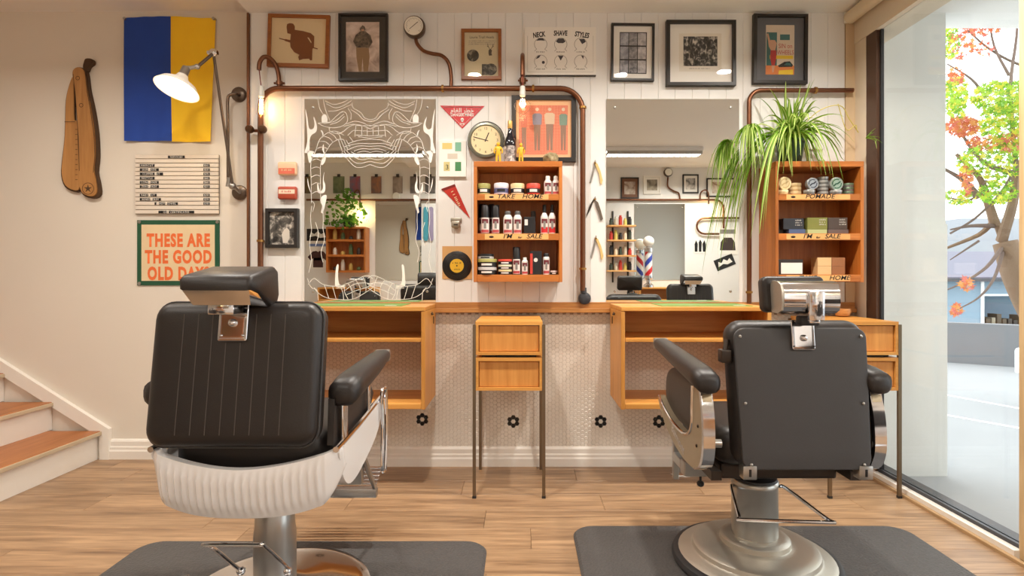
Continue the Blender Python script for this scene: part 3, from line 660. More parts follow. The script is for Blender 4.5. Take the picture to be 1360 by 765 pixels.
def chair_white():
    t = thing('barber_chair', 'black barber chair with a white ribbed seat shell and chrome disc base', 'barber chair', (0, 0, 0))
    bx_ = -.045
    obj('base', MB().lathe([(.22, 0), (.312, 0), (.315, .008), (.308, .018), (.27, .03), (.18, .042), (.1, .052), (.075, .058), (.03, .06)], (bx_, 0, 0), 'Z', 56), CHROME, t, angle=50)
    obj('column', MB().lathe([(.068, .05), (.067, .22), (.064, .24), (.062, .30), (.05, .315), (.048, .46)], (bx_, 0, 0), 'Z', 32), STEEL, t)
    obj('pump_lever', MB().tube(smooth_pts([(bx_-.06, -.08, .135), (bx_-.075, -.1, .15), (bx_-.09, -.215, .272), (bx_-.105, -.23, .286), (bx_-.1, -.232, .288), (bx_+.055, -.232, .288), (bx_+.068, -.225, .282), (bx_+.085, -.1, .15), (bx_+.07, -.08, .135)], 3), .0055, 8).ball((bx_+.08, -.09, .135), .014).ball((bx_-.07, -.09, .135), .014), CHROME, t)
    # ribbed shell
    zt = lambda x: .547 + .043*min(1, abs(x)/.26)**1.8
    zb = lambda x: .405 + .024*(abs(x)/.21)**3 if abs(x) < .21 else .429 + .1*((abs(x)-.21)/.064)**2
    cols = [-.274 + .548*i/274 for i in range(275)]
    mb = MB(); NR = 9
    def yb(x): return -.345 + .45*x*x + (.8*max(0, abs(x)-.235))
    grid = []
    for x in cols:
        a, b = zb(x), zt(x); col = []
        for j in range(NR):
            f = j/(NR-1); z = a+(b-a)*f
            rib = .0075*(0.5+0.5*math.cos(2*PI*x/.0218)) if (.14 < f < .86 and abs(x) < .225) else 0.0
            y = yb(x) + .02*(1-f)**2 - rib + (.004 if (f < .1 or f > .9) else 0)
            col.append((x, y, z))
        grid.append(col)
    nC = len(cols); vs = [p for c in grid for p in c] + [(p[0]*.985, p[1]+.022, p[2]) for c in grid for p in c]
    o2 = nC*NR; fs = []
    for i in range(nC-1):
        for j in range(NR-1):
            a = i*NR+j; fs.append((a, a+NR, a+NR+1, a+1)); fs.append((o2+a, o2+a+1, o2+a+NR+1, o2+a+NR))
        fs.append((i*NR, o2+i*NR, o2+(i+1)*NR, (i+1)*NR)); k = NR-1
        fs.append((i*NR+k, (i+1)*NR+k, o2+(i+1)*NR+k, o2+i*NR+k))
    for i in (0, nC-1):
        for j in range(NR-1): a = i*NR+j; fs.append((a, a+1, o2+a+1, o2+a))
    obj('ribbed_shell', mb.add(vs, fs), WHITEP, t, angle=60)
    SIDE = smooth_pts([(-.28, .588), (-.1, .60), (.19, .628), (.185, .575), (.105, .512), (-.08, .46), (-.19, .455), (-.25, .49), (-.275, .54)], 4, True)
    for s in (-1, 1):
        sd = obj('side_shell', MB().prism([p[:] for p in SIDE], 'yz', s*.248, s*.268), WHITEP, t, angle=30)
        obj('top_rail', MB().tube([(s*.262, -.305, .592), (s*.262, -.1, .604), (s*.262, .19, .632)], .009, 8), CHROME, sd)
        obj('side_panel', MB().prism([(-.29, .60), (.1, .615), (.14, .66), (.06, .735), (-.28, .73)], 'yz', s*.232, s*.25), LEATHER, t)
        obj('arm_strut', MB().rbox(s*.262-.004, s*.262+.004, -.25, -.205, .59, .73, .002), CHROME, t)
        obj('arm_strut', MB().rbox(s*.262-.004, s*.262+.004, .02, .045, .615, .75, .002), CHROME, t)
        ap = obj('arm_pad', pad(MB(), s*.268, [(-.275, .738, .05, .04, .018), (-.265, .742, .082, .07, .026), (-.2, .752, .088, .076, .028), (0.0, .77, .082, .062, .026), (.15, .785, .068, .046, .02), (.19, .788, .062, .04, .018)]), LEATHER, t, angle=60)
        obj('arm_tip', MB().rbox(s*.268-.028, s*.268+.028, .186, .208, .764, .808, .005), STEEL, ap)
        obj('side_handle', MB().tube(smooth_pts([(s*.28, .14, .655), (s*.285, .16, .67), (s*.285, .178, .655), (s*.285, .19, .52), (s*.285, .172, .385), (s*.285, .158, .37), (s*.28, .145, .385), (s*.28, .155, .52)], 4, True), .0065, 8, closed=True), CHROME, t)
    obj('seat', MB().pillow(.45, .5, .14, .06, .05, Matrix.Translation((0, -.03, .565)), (0, .015)), LEATHER, t)
    obj('seat_pan', MB().rbox(-.22, .22, -.29, .2, .43, .52, .02), RUBBERD, t)
    BM = Matrix.Translation((-.016, -.335, .812)) @ Matrix.Rotation(math.radians(-8), 4, 'X') @ Matrix(((1, 0, 0, 0), (0, 0, 1, 0), (0, 1, 0, 0), (0, 0, 0, 1)))
    bk = obj('backrest', MB().pillow(.474, .40, .10, .05, .035, BM @ Matrix.Translation((0, 0, .045)), (.0, .02)), LEATHER, t)
    for k in range(8):
        u = -.142 + .0405*k; v1 = .165 if abs(u-.0) > .06 else .085
        obj('seam', MB().tube([BM @ Vector((u, -.165, -.0052)), BM @ Vector((u, v1, -.0052))], .0013, 6), PIPING, bk)
    ol = [BM @ Vector((u, v, .028)) for u, v in MB().rrect(.477, .403, .05)]
    obj('piping', MB().tube(ol, .003, 6, closed=True), LEATHERG, bk)
    br_ = obj('head_bracket', MB().pillow(.082, .112, .008, .006, .003, BM @ Matrix.Translation((0, .145, -.01))), CHROME, t)
    p = BM @ Vector((0, .14, -.018)); obj('bolt', MB().ball(p, .011, .01, .011, 14, 8), CHROME, br_)
    for u in (-.03, .03): p = BM @ Vector((u, .105, -.015)); obj('screw', MB().ball(p, .004, .003, .004, 8, 6), CHROME, br_)
    # wedge headrest
    def hs(x, g=0.0): return [Vector((x, y, z)) for y, z in [(-.428+g, 1.058+g), (-.43+g, 1.085), (-.41, 1.099-g), (-.28, 1.122-g), (-.255-g, 1.11-g), (-.25-g, 1.04), (-.265-g, 1.0+g), (-.29, 1.0+g), (-.37, 1.045+g)]]
    hp = obj('headrest_pad', MB().loft([hs(-.108, .01), hs(-.104, .003), hs(-.097), hs(.070), hs(.077, .003), hs(.081, .01)]).xf(Matrix.Translation((0, 0, -.012))), LEATHER, t, angle=60)
    obj('headrest_band', MB().loft([[Vector((-.1, -.424, 1.046)), Vector((.075, -.424, 1.046)), Vector((.075, -.30, 1.04)), Vector((-.1, -.30, 1.04))], [Vector((-.082, -.405, 1.006)), Vector((.07, -.405, 1.006)), Vector((.07, -.30, .996)), Vector((-.082, -.30, .996))]]), CHROME, hp)
    obj('neck_bar', MB().rbox(-.045, .025, -.405, -.35, .98, 1.008, .004), CHROME, t)
    fr = obj('footrest_frame', MB().tube([(-.2, .16, .44), (-.2, .36, .22), (.2, .36, .22), (.2, .16, .44)], .012, 8).rbox(-.19, .19, .2, .235, .30, .42, .006).rbox(-.21, .21, .33, .36, .2, .235, .004), STEEL, t)
    for k in range(7): obj('slat', MB().rbox(-.19, .19, .37+k*.022, .384+k*.022, .205+k*.008, .215+k*.008, .003), CHROME, fr)
    obj('label_tab', MB().rbox(-.284, -.235, -.282, -.277, .645, .69, .002), M('red_tab', (150, 44, 34), 0.6), bk, label='small red fabric tab')
    return t
chA = chair_vintage(); chA.location = (0.885, -1.1, 0.012)
chB = chair_white(); chB.location = (-0.785, -1.33, 0.012)
cc = copy_tree(chB); cc.location = (1.74, -2.86, 0.0); cc.rotation_euler.z = PI; cc['label'] = 'black barber chair across the room, reflected in the plain mirror'
cc = copy_tree(chA); cc.location = (-1.62, -2.86, 0.0); cc.rotation_euler.z = PI+0.2; cc['label'] = 'charcoal barber chair across the room, reflected in the engraved mirror'
# anti-fatigue mats
def floor_mat(x0, x1, y0, y1, lab):
    mb = MB(); w, h = x1-x0, y1-y0
    a = [(u+(x0+x1)/2, v+(y0+y1)/2) for u, v in mb.rrect(w, h, .09, 8)]; b = [(u+(x0+x1)/2, v+(y0+y1)/2) for u, v in mb.rrect(w-.02, h-.02, .08, 8)]
    mb.loft([[Vector((p[0], p[1], 0.0)) for p in a], [Vector((p[0], p[1], .004)) for p in a], [Vector((p[0], p[1], .012)) for p in b]])
    return solo('floor_mat', mb, RUBBER, lab, 'mat', 'anti-fatigue mats', angle=20)
floor_mat(-1.535, -.136, -2.4, -.927, 'charcoal rubber mat under the white shelled barber chair')
floor_mat(.22, 1.655, -2.3, -.79, 'charcoal rubber mat under the vintage barber chair')

# ================================================================== DESKS, STOOL DRAWERS, MIRRORS
def desk(x0, x1, lab, hook):
    t = thing('wall_desk', lab, 'desk', ((x0+x1)/2, -.2, .41), 'wall hung work desks')
    y0, y1 = -.39, -.0405; zt, th = .937, .022
    obj('top', MB().rbox(x0, x1, y0, y1, zt-th, zt, .003), DESKW, t, smooth=False)
    for xa in (x0, x1-.02): obj('side', MB().rbox(xa, xa+.02, y0+.002, y1, .415, zt-th-.0005, .003), DESKWV, t, smooth=False)
    obj('shelf', MB().rbox(x0+.0205, x1-.0205, y0+.006, y1, .758, .776, .003), DESKW, t, smooth=False)
    obj('back', MB().box(x0+.0205, x1-.0205, y1-.012, y1, .777, zt-th-.001), DESKW, t, smooth=False)
    obj('bottom', MB().rbox(x0+.0205, x1-.0205, y0+.004, y1, .417, .445, .003), DESKW, t, smooth=False)
    xs = x1 if hook > 0 else x0
    obj('hook', MB().tube([(xs, -.2, .885), (xs+hook*.012, -.2, .885), (xs+hook*.014, -.25, .90), (xs+hook*.014, -.275, .895)], .003, 6).rbox(xs, xs+hook*.004, -.13, -.12, .83, .87, .001), DARK, t)
    return t
dL = desk(-1.25, -.487, 'honey wood wall desk with open shelf under the engraved mirror', 1)
dR = desk(.508, 1.272, 'honey wood wall desk with open shelf under the plain mirror', -1)
GRN = M('green_cutting_mat', (108, 142, 62), 0.6, var=.05)
for x0, x1, lab in ((-1.17, -.62, 'green cutting mat on the desk below the engraved mirror'), (.73, 1.2, 'green cutting mat on the desk below the plain mirror')):
    t = thing('cutting_mat', lab, 'mat', ((x0+x1)/2, -.2, .937), 'green desk mats')
    obj('sheet', MB().box(x0, x1, -.33, -.08, .937, .940), GRN, t, smooth=False)
    obj('printed_label', MB().box(x1-.09, x1-.03, -.32, -.30, .940, .9404), WHITE, t, smooth=False)
def stool(xc, lab):
    t = thing('drawer_stand', lab, 'drawer unit', (xc, -.27, 0), 'drawer stands on steel legs')
    w, yf, yb_ = .354, -.475, -.06; x0, x1 = xc-w/2+.012, xc+w/2-.012
    zs = ((.705, .869), (.530, .692))
    for k, (z0, z1) in enumerate(zs):
        d = obj('drawer_case', MB().box(x0, x1, yf+.02, yb_, z1-.014, z1).box(x0, x1, yf+.02, yb_, z0, z0+.014).box(x0, x0+.014, yf+.02, yb_, z0+.014, z1-.014).box(x1-.014, x1, yf+.02, yb_, z0+.014, z1-.014)
              .box(x0, x1, yf, yf+.02, z1-.017, z1).box(x0, x1, yf, yf+.02, z0, z0+.015).box(x0, x0+.015, yf, yf+.02, z0+.015, z1-.017).box(x1-.015, x1, yf, yf+.02, z0+.015, z1-.017), DESKW, t, smooth=False)
        obj('drawer_front', MB().rbox(x0+.018, x1-.018, yf+.012, yf+.03, z0+.017, z1-.021, .002), wood('drawer_front_wood', (186, 118, 50), (220, 158, 84), 'Z', 0.4, .7, .8), d, smooth=False)
    obj('spacer', MB().box(x0+.03, x1-.03, yf+.03, yb_-.03, .692, .705), RUBBERD, t, smooth=False)
    obj('pull_tray', MB().rbox(xc-.06, xc+.10, yf+.006, yf+.1, .694, .698, .001), DARK, t, smooth=False)
    for xa in (x0-.012, x1):
        for ya in (yf-.002, yb_-.012):
            zt = .855
            obj('leg', MB().box(xa-.002, xa+.014, ya, ya+.014, 0, zt), LEGST, t, smooth=False)
            if ya < -.3: obj('foot_cap', MB().box(xa-.0032, xa+.0152, ya-.0012, ya+.0152, 0, .012), RUBBERD, t, smooth=False)
    return t
stool((628+724)/2 and (676-VPX)*2.725/F_PX, 'slim two drawer stand on thin steel legs between the desks')
stool((1148-VPX)*2.725/F_PX+.004, 'slim two drawer stand on thin steel legs beside the window')
# mirrors
def clip(mb, x, y, z): return mb.lathe([(.001, -.006), (.006, -.005), (.008, -.001), (.008, 0)], (x, y, z), 'Y', 12)
mz0, mz1 = .945, 2.114
mL = thing('etched_mirror', 'frameless mirror engraved with a fanged demon face and flames', 'mirror', (-.87, 0, mz0), 'wall mirrors')
mR = thing('wall_mirror', 'plain frameless mirror over the right desk', 'mirror', (.875, 0, mz0), 'wall mirrors')
for t, x0, x1 in ((mL, -1.248, -.491), (mR, .491, 1.257)):
    obj('mirror_sheet', MB().box(x0, x1, -.006, -.0005, mz0, mz1), MIRROR, t, smooth=False)
    for x in (x0+.05, x1-.05):
        for z in (mz0+.06, mz1-.05): obj('fixing', clip(MB(), x, -.006, z), STEEL, t)
# engraving: left half drawn, right half mirrored; photograph pixels measured on the glass
def e5(pts): return [(400+a/5.274, 125+b/5.274) for a, b in pts]
def e6(pts): return [(400+a/5.1, 260+b/5.1) for a, b in pts]
LN = [e5(q) for q in ([(120, 40), (132, 100), (160, 150)], [(158, 40), (172, 110), (205, 190)], [(180, 70), (240, 98), (300, 82), (355, 48)], [(192, 122), (250, 118), (320, 90), (362, 72)], [(170, 50), (230, 75), (290, 62), (330, 42)],
      [(120, 205), (200, 198), (245, 160), (290, 125), (320, 142), (326, 190), (292, 224), (230, 238), (160, 226), (120, 205)], [(160, 210), (240, 190), (300, 142)], [(205, 215), (262, 196), (306, 158)],
      [(360, 62), (366, 98), (420, 132), (448, 170), (485, 182)], [(352, 110), (400, 142), (440, 182), (485, 196)], [(330, 100), (352, 140), (350, 180)], [(318, 212), (380, 192), (440, 206), (485, 228)], [(300, 230), (360, 214), (430, 222), (485, 246)],
      [(385, 222), (485, 222)], [(372, 256), (485, 262)], [(385, 290), (485, 294)], [(385, 222), (378, 300)], [(428, 222), (426, 294)], [(465, 236), (465, 294)], [(400, 300), (485, 312)],
      [(330, 350), (400, 326), (485, 318)], [(300, 372), (400, 348), (485, 350)], [(320, 395), (400, 366), (485, 368)], [(285, 410), (330, 462), (380, 510), (430, 514), (485, 494)], [(300, 400), (345, 452), (400, 488), (485, 472)], [(320, 400), (370, 440), (430, 462), (485, 450)], [(350, 405), (410, 430), (485, 428)], [(372, 402), (430, 384), (485, 388)], [(395, 410), (440, 402), (485, 410)],
      [(262, 320), (292, 408)], [(280, 318), (312, 398)], [(298, 318), (330, 388)], [(316, 322), (346, 372)], [(340, 300), (372, 340)], [(300, 262), (340, 230), (385, 214)], [(330, 290), (360, 262), (372, 256)], [(200, 232), (206, 262), (260, 280), (300, 262)],
      [(75, 765), (72, 600), (72, 480), (108, 390), (132, 320), (190, 272), (248, 262), (300, 290)], [(140, 765), (138, 600), (142, 480), (188, 386), (222, 342), (268, 318), (300, 320)],
      [(74, 470), (110, 455), (142, 470)], [(72, 525), (108, 512), (140, 522)], [(72, 585), (108, 568), (138, 578)], [(73, 640), (108, 622), (138, 632)], [(74, 700), (108, 684), (139, 692)], [(88, 430), (130, 418), (160, 430)], [(108, 385), (150, 372), (190, 386)], [(128, 335), (170, 335), (205, 360)], [(158, 296), (200, 310), (225, 340)], [(195, 270), (232, 292), (255, 325)], [(250, 262), (270, 290), (280, 318)])]
LN += [e6(q) for q in ([(75, 70), (66, 150), (74, 230)], [(150, 80), (152, 160), (150, 220)], [(74, 230), (60, 330), (72, 430), (55, 520)], [(150, 220), (160, 300), (138, 380), (150, 450)], [(100, 180), (120, 260), (100, 340)], [(70, 30), (92, 60), (80, 110)], [(50, 600), (90, 560), (150, 600), (240, 612), (330, 588), (400, 556), (450, 540), (486, 560)], [(90, 620), (120, 660), (180, 692), (260, 702), (350, 700), (430, 660), (486, 622)], [(160, 604), (172, 640), (190, 694)], [(215, 612), (228, 660), (240, 700)], [(265, 608), (285, 655), (290, 702)], [(320, 592), (345, 640), (350, 700)], [(372, 570), (400, 620), (400, 682)], [(420, 550), (440, 600), (440, 655)], [(300, 640), (360, 600), (430, 590), (486, 600)], [(310, 670), (380, 640), (440, 622), (486, 596)], [(300, 590), (296, 650), (320, 700)], [(45, 560), (70, 620), (110, 640), (118, 710)], [(240, 625), (290, 625), (300, 590)])]
FL = [e5([(33, 105), (48, 170), (58, 240), (85, 246), (97, 215), (90, 160), (112, 215), (108, 265), (75, 290), (62, 330), (60, 400), (28, 412), (45, 340), (45, 260), (38, 180)]), e5([(148, 200), (148, 160), (165, 142), (185, 160), (185, 200), (165, 204)]), e5([(140, 255), (150, 280), (152, 310), (158, 280), (150, 262)]),
      e5([(50, 400), (95, 405), (75, 430), (78, 470), (60, 482), (50, 440)]), e5([(160, 350), (150, 390), (165, 430), (142, 480), (150, 500), (172, 470), (175, 430), (162, 390)]), e5([(165, 545), (160, 600), (172, 640), (165, 690), (120, 690), (118, 620), (135, 680), (155, 660), (155, 600)]), e5([(48, 590), (60, 650), (70, 690), (50, 640)]),
      e6([(150, 0), (176, 0), (165, 60), (150, 115), (138, 110), (145, 70), (130, 30)]), e6([(240, 480), (256, 470), (252, 540), (262, 600), (300, 600), (292, 618), (240, 616), (232, 580)])]
EY = -.0068
etch = MB(); cxm = 492.0
def mirror_side(p, s): return W(p[0], p[1]) if s > 0 else W(2*cxm-p[0], p[1])
for q in LN:
    sm = smooth_pts([(p[0], p[1], 0) for p in q], 4)
    for s in (1, -1):
        pw = [mirror_side(p, s) for p in sm]; etch.line([(p.x, p.z) for p in pw], .0025, EY)
for q in FL:
    sm = smooth_pts([(p[0], p[1], 0) for p in q], 3, True)
    for s in (1, -1):
        pw = [mirror_side(p, s) for p in sm]; etch.pz([(p.x, p.z) for p in pw], EY)
tag(obj('engraving', etch, FROST, mL, smooth=False, label='frosted white line drawing of a demon mask'), kind='stuff')

# ================================================================== PIPES AND PIPE LAMPS
PY = -.036
def pp(px, py, Y=PY): return W(px, py, Y)
def ring_clip(name, p, axis, parent, r=.021):
    d = {'X': Vector((.006, 0, 0)), 'Z': Vector((0, 0, .006))}[axis]
    return obj(name, MB().cyl(p-d, p+d, r).cyl(Vector((p.x, p.y, p.z)), Vector((p.x, -.001, p.z)), .006), BRASS, parent)
def bend(c, r, a0, a1, n=8):
    return [(c[0]+r*math.cos(math.radians(a0+(a1-a0)*k/n)), c[1]-r*math.sin(math.radians(a0+(a1-a0)*k/n))) for k in range(n+1)]
t = thing('copper_pipe', 'copper pipe arching over the engraved mirror and wooden shelf', 'pipe', W(560, 400))
path = [(346, 403)] + bend((370, 141.5), 24, 180, 90) + bend((744, 147.5), 30, 90, 0) + [(774, 386)]
obj('pipe', MB().tube([pp(*p) for p in path], .0155, 14), COPPER, t)
for px, py, ax in ((588, 117.5, 'X'), (708, 117.5, 'X'), (774, 143, 'Z'), (774, 357, 'Z'), (346, 320, 'Z')): ring_clip('pipe_clip', pp(px, py), ax, t)
obj('junction_box', MB().lathe([(.001, -.03), (.03, -.03), (.035, -.026), (.036, -.002), (.001, -.001)], W(776, 396, -.012), 'Y', 24).lathe([(.018, 0), (.018, .03)], W(775, 389, -.03), 'Z', 14), M('grey_black_box', (54, 56, 62), 0.4), t)
cr = obj('valve_cross', MB().cyl(pp(335, 173.5), pp(353, 173.5), .009), COPPER, t)
for px in (335, 352): obj('valve_knob', MB().lathe([(.001, -.05), (.018, -.048), (.024, -.036), (.022, -.02), (.01, -.012), (.006, 0)], W(px, 173.5, -.03), 'Y', 16), M('bronze_knob', (84, 58, 38), 0.35, 0.7), t)
t = thing('copper_pipe', 'copper pipe bending round the hanging plant beside the window', 'pipe', W(1060, 404))
path = [(995, 403)] + bend((1011, 136), 16, 180, 90) + [(1133, 120)]
obj('pipe', MB().tube([pp(*p) for p in path], .013, 14), COPPER, t)
for px, py, ax in ((1083, 120, 'X'), (995, 178, 'Z'), (995, 388, 'Z')): ring_clip('pipe_clip', pp(px, py), ax, t, .019)
# pressure gauge on its own bent pipe
t = thing('pressure_gauge', 'round white dial gauge on a bent copper pipe', 'gauge', W(575, 113))
obj('stem', MB().tube(smooth_pts([pp(599, 115), pp(599, 100), pp(596, 84), pp(587, 74), pp(573, 71), pp(562, 67), pp(554, 58), pp(552, 50)], 5), .0105, 12), COPPER, t)
c = W(551, 37, -.05)
g = obj('case', MB().lathe([(.001, .02), (.058, .018), (.062, -.01), (.058, -.026), (.052, -.026)], c, 'Y', 36), M('gauge_case', (96, 80, 66), 0.35, 0.8), t)
obj('dial', MB().disc((c.x-.002, c.z+.001), .053, c.y-.0262, 36), M('dial_white', (232, 228, 216), 0.4), g, smooth=False)
dm = MB()
for k in range(25):
    a = math.radians(225-270*k/24); r0 = .04 if k % 4 else .036
    dm.line([(c.x+r0*math.cos(a), c.z+r0*math.sin(a)), (c.x+.047*math.cos(a), c.z+.047*math.sin(a))], .0015, c.y-.0266)
tag(obj('scale_marks', dm, BLACK, g, smooth=False), kind='stuff')
obj('needle', MB().line([(c.x-.026, c.z-.018), (c.x+.022, c.z+.022)], .003, c.y-.027), BLACK, g, smooth=False)
# bulb lamps on goosenecks
WARM = M('warm_filament', (255, 205, 140), emit=BULB_EMIT)
def bulb(t, c, r, stretch, wire):
    prof = [(.012, .0), (.013, -.012), (r*.6, -.03*stretch-.005), (r*.96, -.05*stretch-.012), (r, -.05*stretch-.022), (r*.88, -.05*stretch-r*.7-.01), (r*.5, -.05*stretch-r*1.1-.01), (.001, -.05*stretch-r*1.25-.01)]
    o = obj('bulb_glass', MB().lathe(prof, c, 'Z', 20), glass('bulb_glass', (1, .97, .92)), t)
    f = MB(); zc = -.05*stretch-.014
    for k in range(4):
        a = k*PI/2; f.tube([(c[0]+.008*math.cos(a), c[1]+.008*math.sin(a), c[2]-.015), (c[0]+r*.35*math.cos(a), c[1]+r*.35*math.sin(a), c[2]+zc), (c[0]+.006*math.cos(a), c[1]+.006*math.sin(a), c[2]+zc-r*.35)], .0022, 5)
    obj('filament', f.ball((c[0], c[1], c[2]+zc), r*.22, r*.22, r*.28, 10, 8), wire, t)
t = thing('gooseneck_lamp', 'glowing bare bulb hanging from a copper gooseneck by the corner', 'lamp', W(371, 113, PY), 'copper gooseneck bulbs')
obj('gooseneck', MB().tube(smooth_pts([pp(371, 115), pp(370, 100), pp(366, 86), pp(358, 77, -.05), pp(350, 76, -.06), pp(345, 83, -.07), pp(344, 93, -.07)], 5), .012, 12), COPPER, t)
obj('collar', MB().cyl(pp(364, 110.5), pp(378, 110.5), .006).cyl(pp(371, 108), pp(371, 113), .018), COPPER, t)
obj('cord', MB().cyl(pp(344, 92, -.07), pp(347, 116, -.07), .0028, 6), M('red_cord', (120, 34, 32), 0.7), t)
obj('socket', MB().lathe([(.008, .004), (.014, .0), (.015, -.02), (.0165, -.024), (.0165, -.056), (.013, -.06)], pp(347, 115, -.07), 'Z', 16), M('ceramic_socket', (222, 222, 214), 0.3), t)
bulb(t, tuple(pp(347, 128, -.07)), .026, 1.5, WARM)
t = thing('gooseneck_lamp', 'clear globe bulb hanging from a copper gooseneck above the shelf', 'lamp', W(694, 113, PY), 'copper gooseneck bulbs')
obj('gooseneck', MB().tube(smooth_pts([pp(694, 115), pp(694, 95), pp(694, 80, -.045), pp(694, 74, -.075), pp(694, 74, -.115), pp(694, 80, -.145), pp(694, 100, -.15)], 5), .012, 12), COPPER, t)
obj('collar', MB().cyl(pp(688, 107), pp(701, 107), .006).cyl(pp(694, 104), pp(694, 111), .019), COPPER, t)
obj('cord', MB().cyl(pp(694, 99, -.15), pp(694, 116, -.15), .0028, 6), M('red_cord'), t)
obj('socket', MB().lathe([(.008, .004), (.014, .0), (.015, -.02), (.0165, -.024), (.0165, -.05), (.013, -.054)], pp(694, 115, -.15), 'Z', 16), M('ceramic_socket'), t)
bulb(t, tuple(pp(694, 128, -.15)), .046, .6, M('soft_filament', (255, 214, 160), emit=14.0))
# articulated wall lamp with lit dome shade, fixed to the plaster wall
PW = PLY
def wp(px, py, Y): return W(px, py, Y)
t = thing('swing_arm_lamp', 'jointed steel wall lamp with glowing white dome shade', 'lamp', W(318, 256, PW))
ARM = M('lamp_steel', (112, 98, 86), 0.35, 0.8)
for px, py in ((318, 126), (319, 256)): obj('wall_plate', MB().lathe([(.001, -.022), (.034, -.02), (.044, -.012), (.045, -.001), (.001, 0)], W(px, py, PW), 'Y', 24), ARM, t)
obj('rail', MB().tube(smooth_pts([wp(318, 126, PW-.02), wp(314, 125, PW-.06), wp(306, 126, PW-.075), wp(302.5, 132, PW-.078), wp(302.5, 160, PW-.078), wp(303, 240, PW-.078)], 5), .0085, 10), ARM, t)
obj('lower_joint', MB().tube([wp(319, 256, PW-.02), wp(313, 250, PW-.07), wp(307, 246, PW-.085)], .01, 10).ball(wp(309, 247, PW-.085), .022).cyl(wp(303, 248, PW-.085), wp(305, 236, PW-.085), .014), STEEL, t)
obj('long_arm', MB().cyl(wp(309, 247, PW-.095), wp(283.5, 71, PW-.24), .0075, 10), ARM, t)
obj('upper_joint', MB().ball(wp(283, 70, PW-.24), .023, .018, .023).cyl(wp(276, 70, PW-.24), wp(289, 70, PW-.24), .012), CHROME, t)
obj('short_arm', MB().cyl(wp(282, 72, PW-.25), wp(263, 88, PW-.30), .0085, 10), ARM, t)
obj('elbow', MB().tube([wp(263, 88, PW-.30), wp(254, 90, PW-.31), wp(247, 90, PW-.315)], .011, 10).ball(wp(262, 88.5, PW-.30), .015), STEEL, t)
sc = wp(244, 98, PW-.33); ax = Matrix.Translation(sc) @ Matrix.Rotation(math.radians(-20), 4, 'X') @ Matrix.Rotation(math.radians(9), 4, 'Y')
obj('lamp_socket', MB().lathe([(.012, .045), (.02, .04), (.022, .0), (.03, -.03)], (0, 0, 0), 'Z', 18).xf(ax), STEEL, t)
sh = MB().lathe([(.026, -.012), (.032, -.03), (.054, -.05), (.088, -.072), (.107, -.098), (.111, -.104), (.105, -.102), (.085, -.078), (.052, -.056), (.02, -.04)], (0, 0, 0), 'Z', 40).xf(ax)
obj('shade', sh, M('opal_shade', (250, 246, 236), 0.35), t)
obj('bulb', MB().ball((0, 0, -.076), .034, .034, .038, 18, 12).xf(ax), M('lamp_bulb', (255, 226, 180), emit=42.0), t)

# ================================================================== PICTURES AND SIGNS ON THE WALL
def frame(label, x0, y0, x1, y1, b, fm, mount, depth=.022, tilt=0.0, glz=True, name='framed_picture', cat='picture', group='framed pictures', Y=0.0):
    a, c = W(x0, y1, Y), W(x1, y0, Y); bw_ = b*(DIST+Y)/F_PX
    t = thing(name, label, cat, ((a.x+c.x)/2, Y, (a.z+c.z)/2), group)
    o = [(a.x, a.z), (c.x, a.z), (c.x, c.z), (a.x, c.z)]; i = [(a.x+bw_, a.z+bw_), (c.x-bw_, a.z+bw_), (c.x-bw_, c.z-bw_), (a.x+bw_, c.z-bw_)]
    mb = MB(); e = .002
    oc = [(a.x+e, a.z+e), (c.x-e, a.z+e), (c.x-e, c.z-e), (a.x+e, c.z-e)]
    vs = [(u, Y-.001, w) for u, w in o]+[(u, Y-depth+e, w) for u, w in o]+[(u, Y-depth, w) for u, w in oc]+[(u, Y-depth, w) for u, w in i]+[(u, Y-.001, w) for u, w in i]
    fs = [(k+4*r, (k+1) % 4+4*r, (k+1) % 4+4*r+4, k+4*r+4) for r in range(4) for k in range(4)] + [(k+16, (k+1) % 4+16, (k+1) % 4, k) for k in range(4)]
    obj('frame', mb.add(vs, fs), fm, t, smooth=False)
    yb = Y-depth*.45
    obj('mount', MB().box(a.x+bw_, c.x-bw_, yb, Y-.002, a.z+bw_, c.z-bw_), mount, t, smooth=False)
    if glz: obj('glazing', MB().pz([i[0], i[1], i[2], i[3]], Y-depth*.8), PICGLASS, t, smooth=False)
    t.rotation_euler.y = math.radians(tilt)
    return t, yb
def px2(pts, ox, oy, s, Y): return [(lambda q: (q.x, q.z))(W(ox+u/s, oy+v/s, Y)) for u, v in pts]
def rect(u0, v0, u1, v1): return [(u0, v0), (u1, v0), (u1, v1), (u0, v1)]
SIL = M('brown_silhouette', (124, 70, 26), 0.6); SEPIA = blotch('sepia_photo', [(140, 120, 108), (200, 182, 170), (228, 214, 206)], 14); BWPH = blotch('grey_photo', [(24, 22, 20), (90, 86, 80), (214, 206, 194)], 34)
CAMO = blotch('camouflage', [(52, 46, 42), (96, 84, 72), (128, 112, 92)], 60); KHAKI = M('khaki_cloth', (150, 122, 90), 0.8); SKIN = M('printed_skin', (196, 150, 122), 0.6); GREYI = M('grey_ink', (130, 126, 120), 0.6)
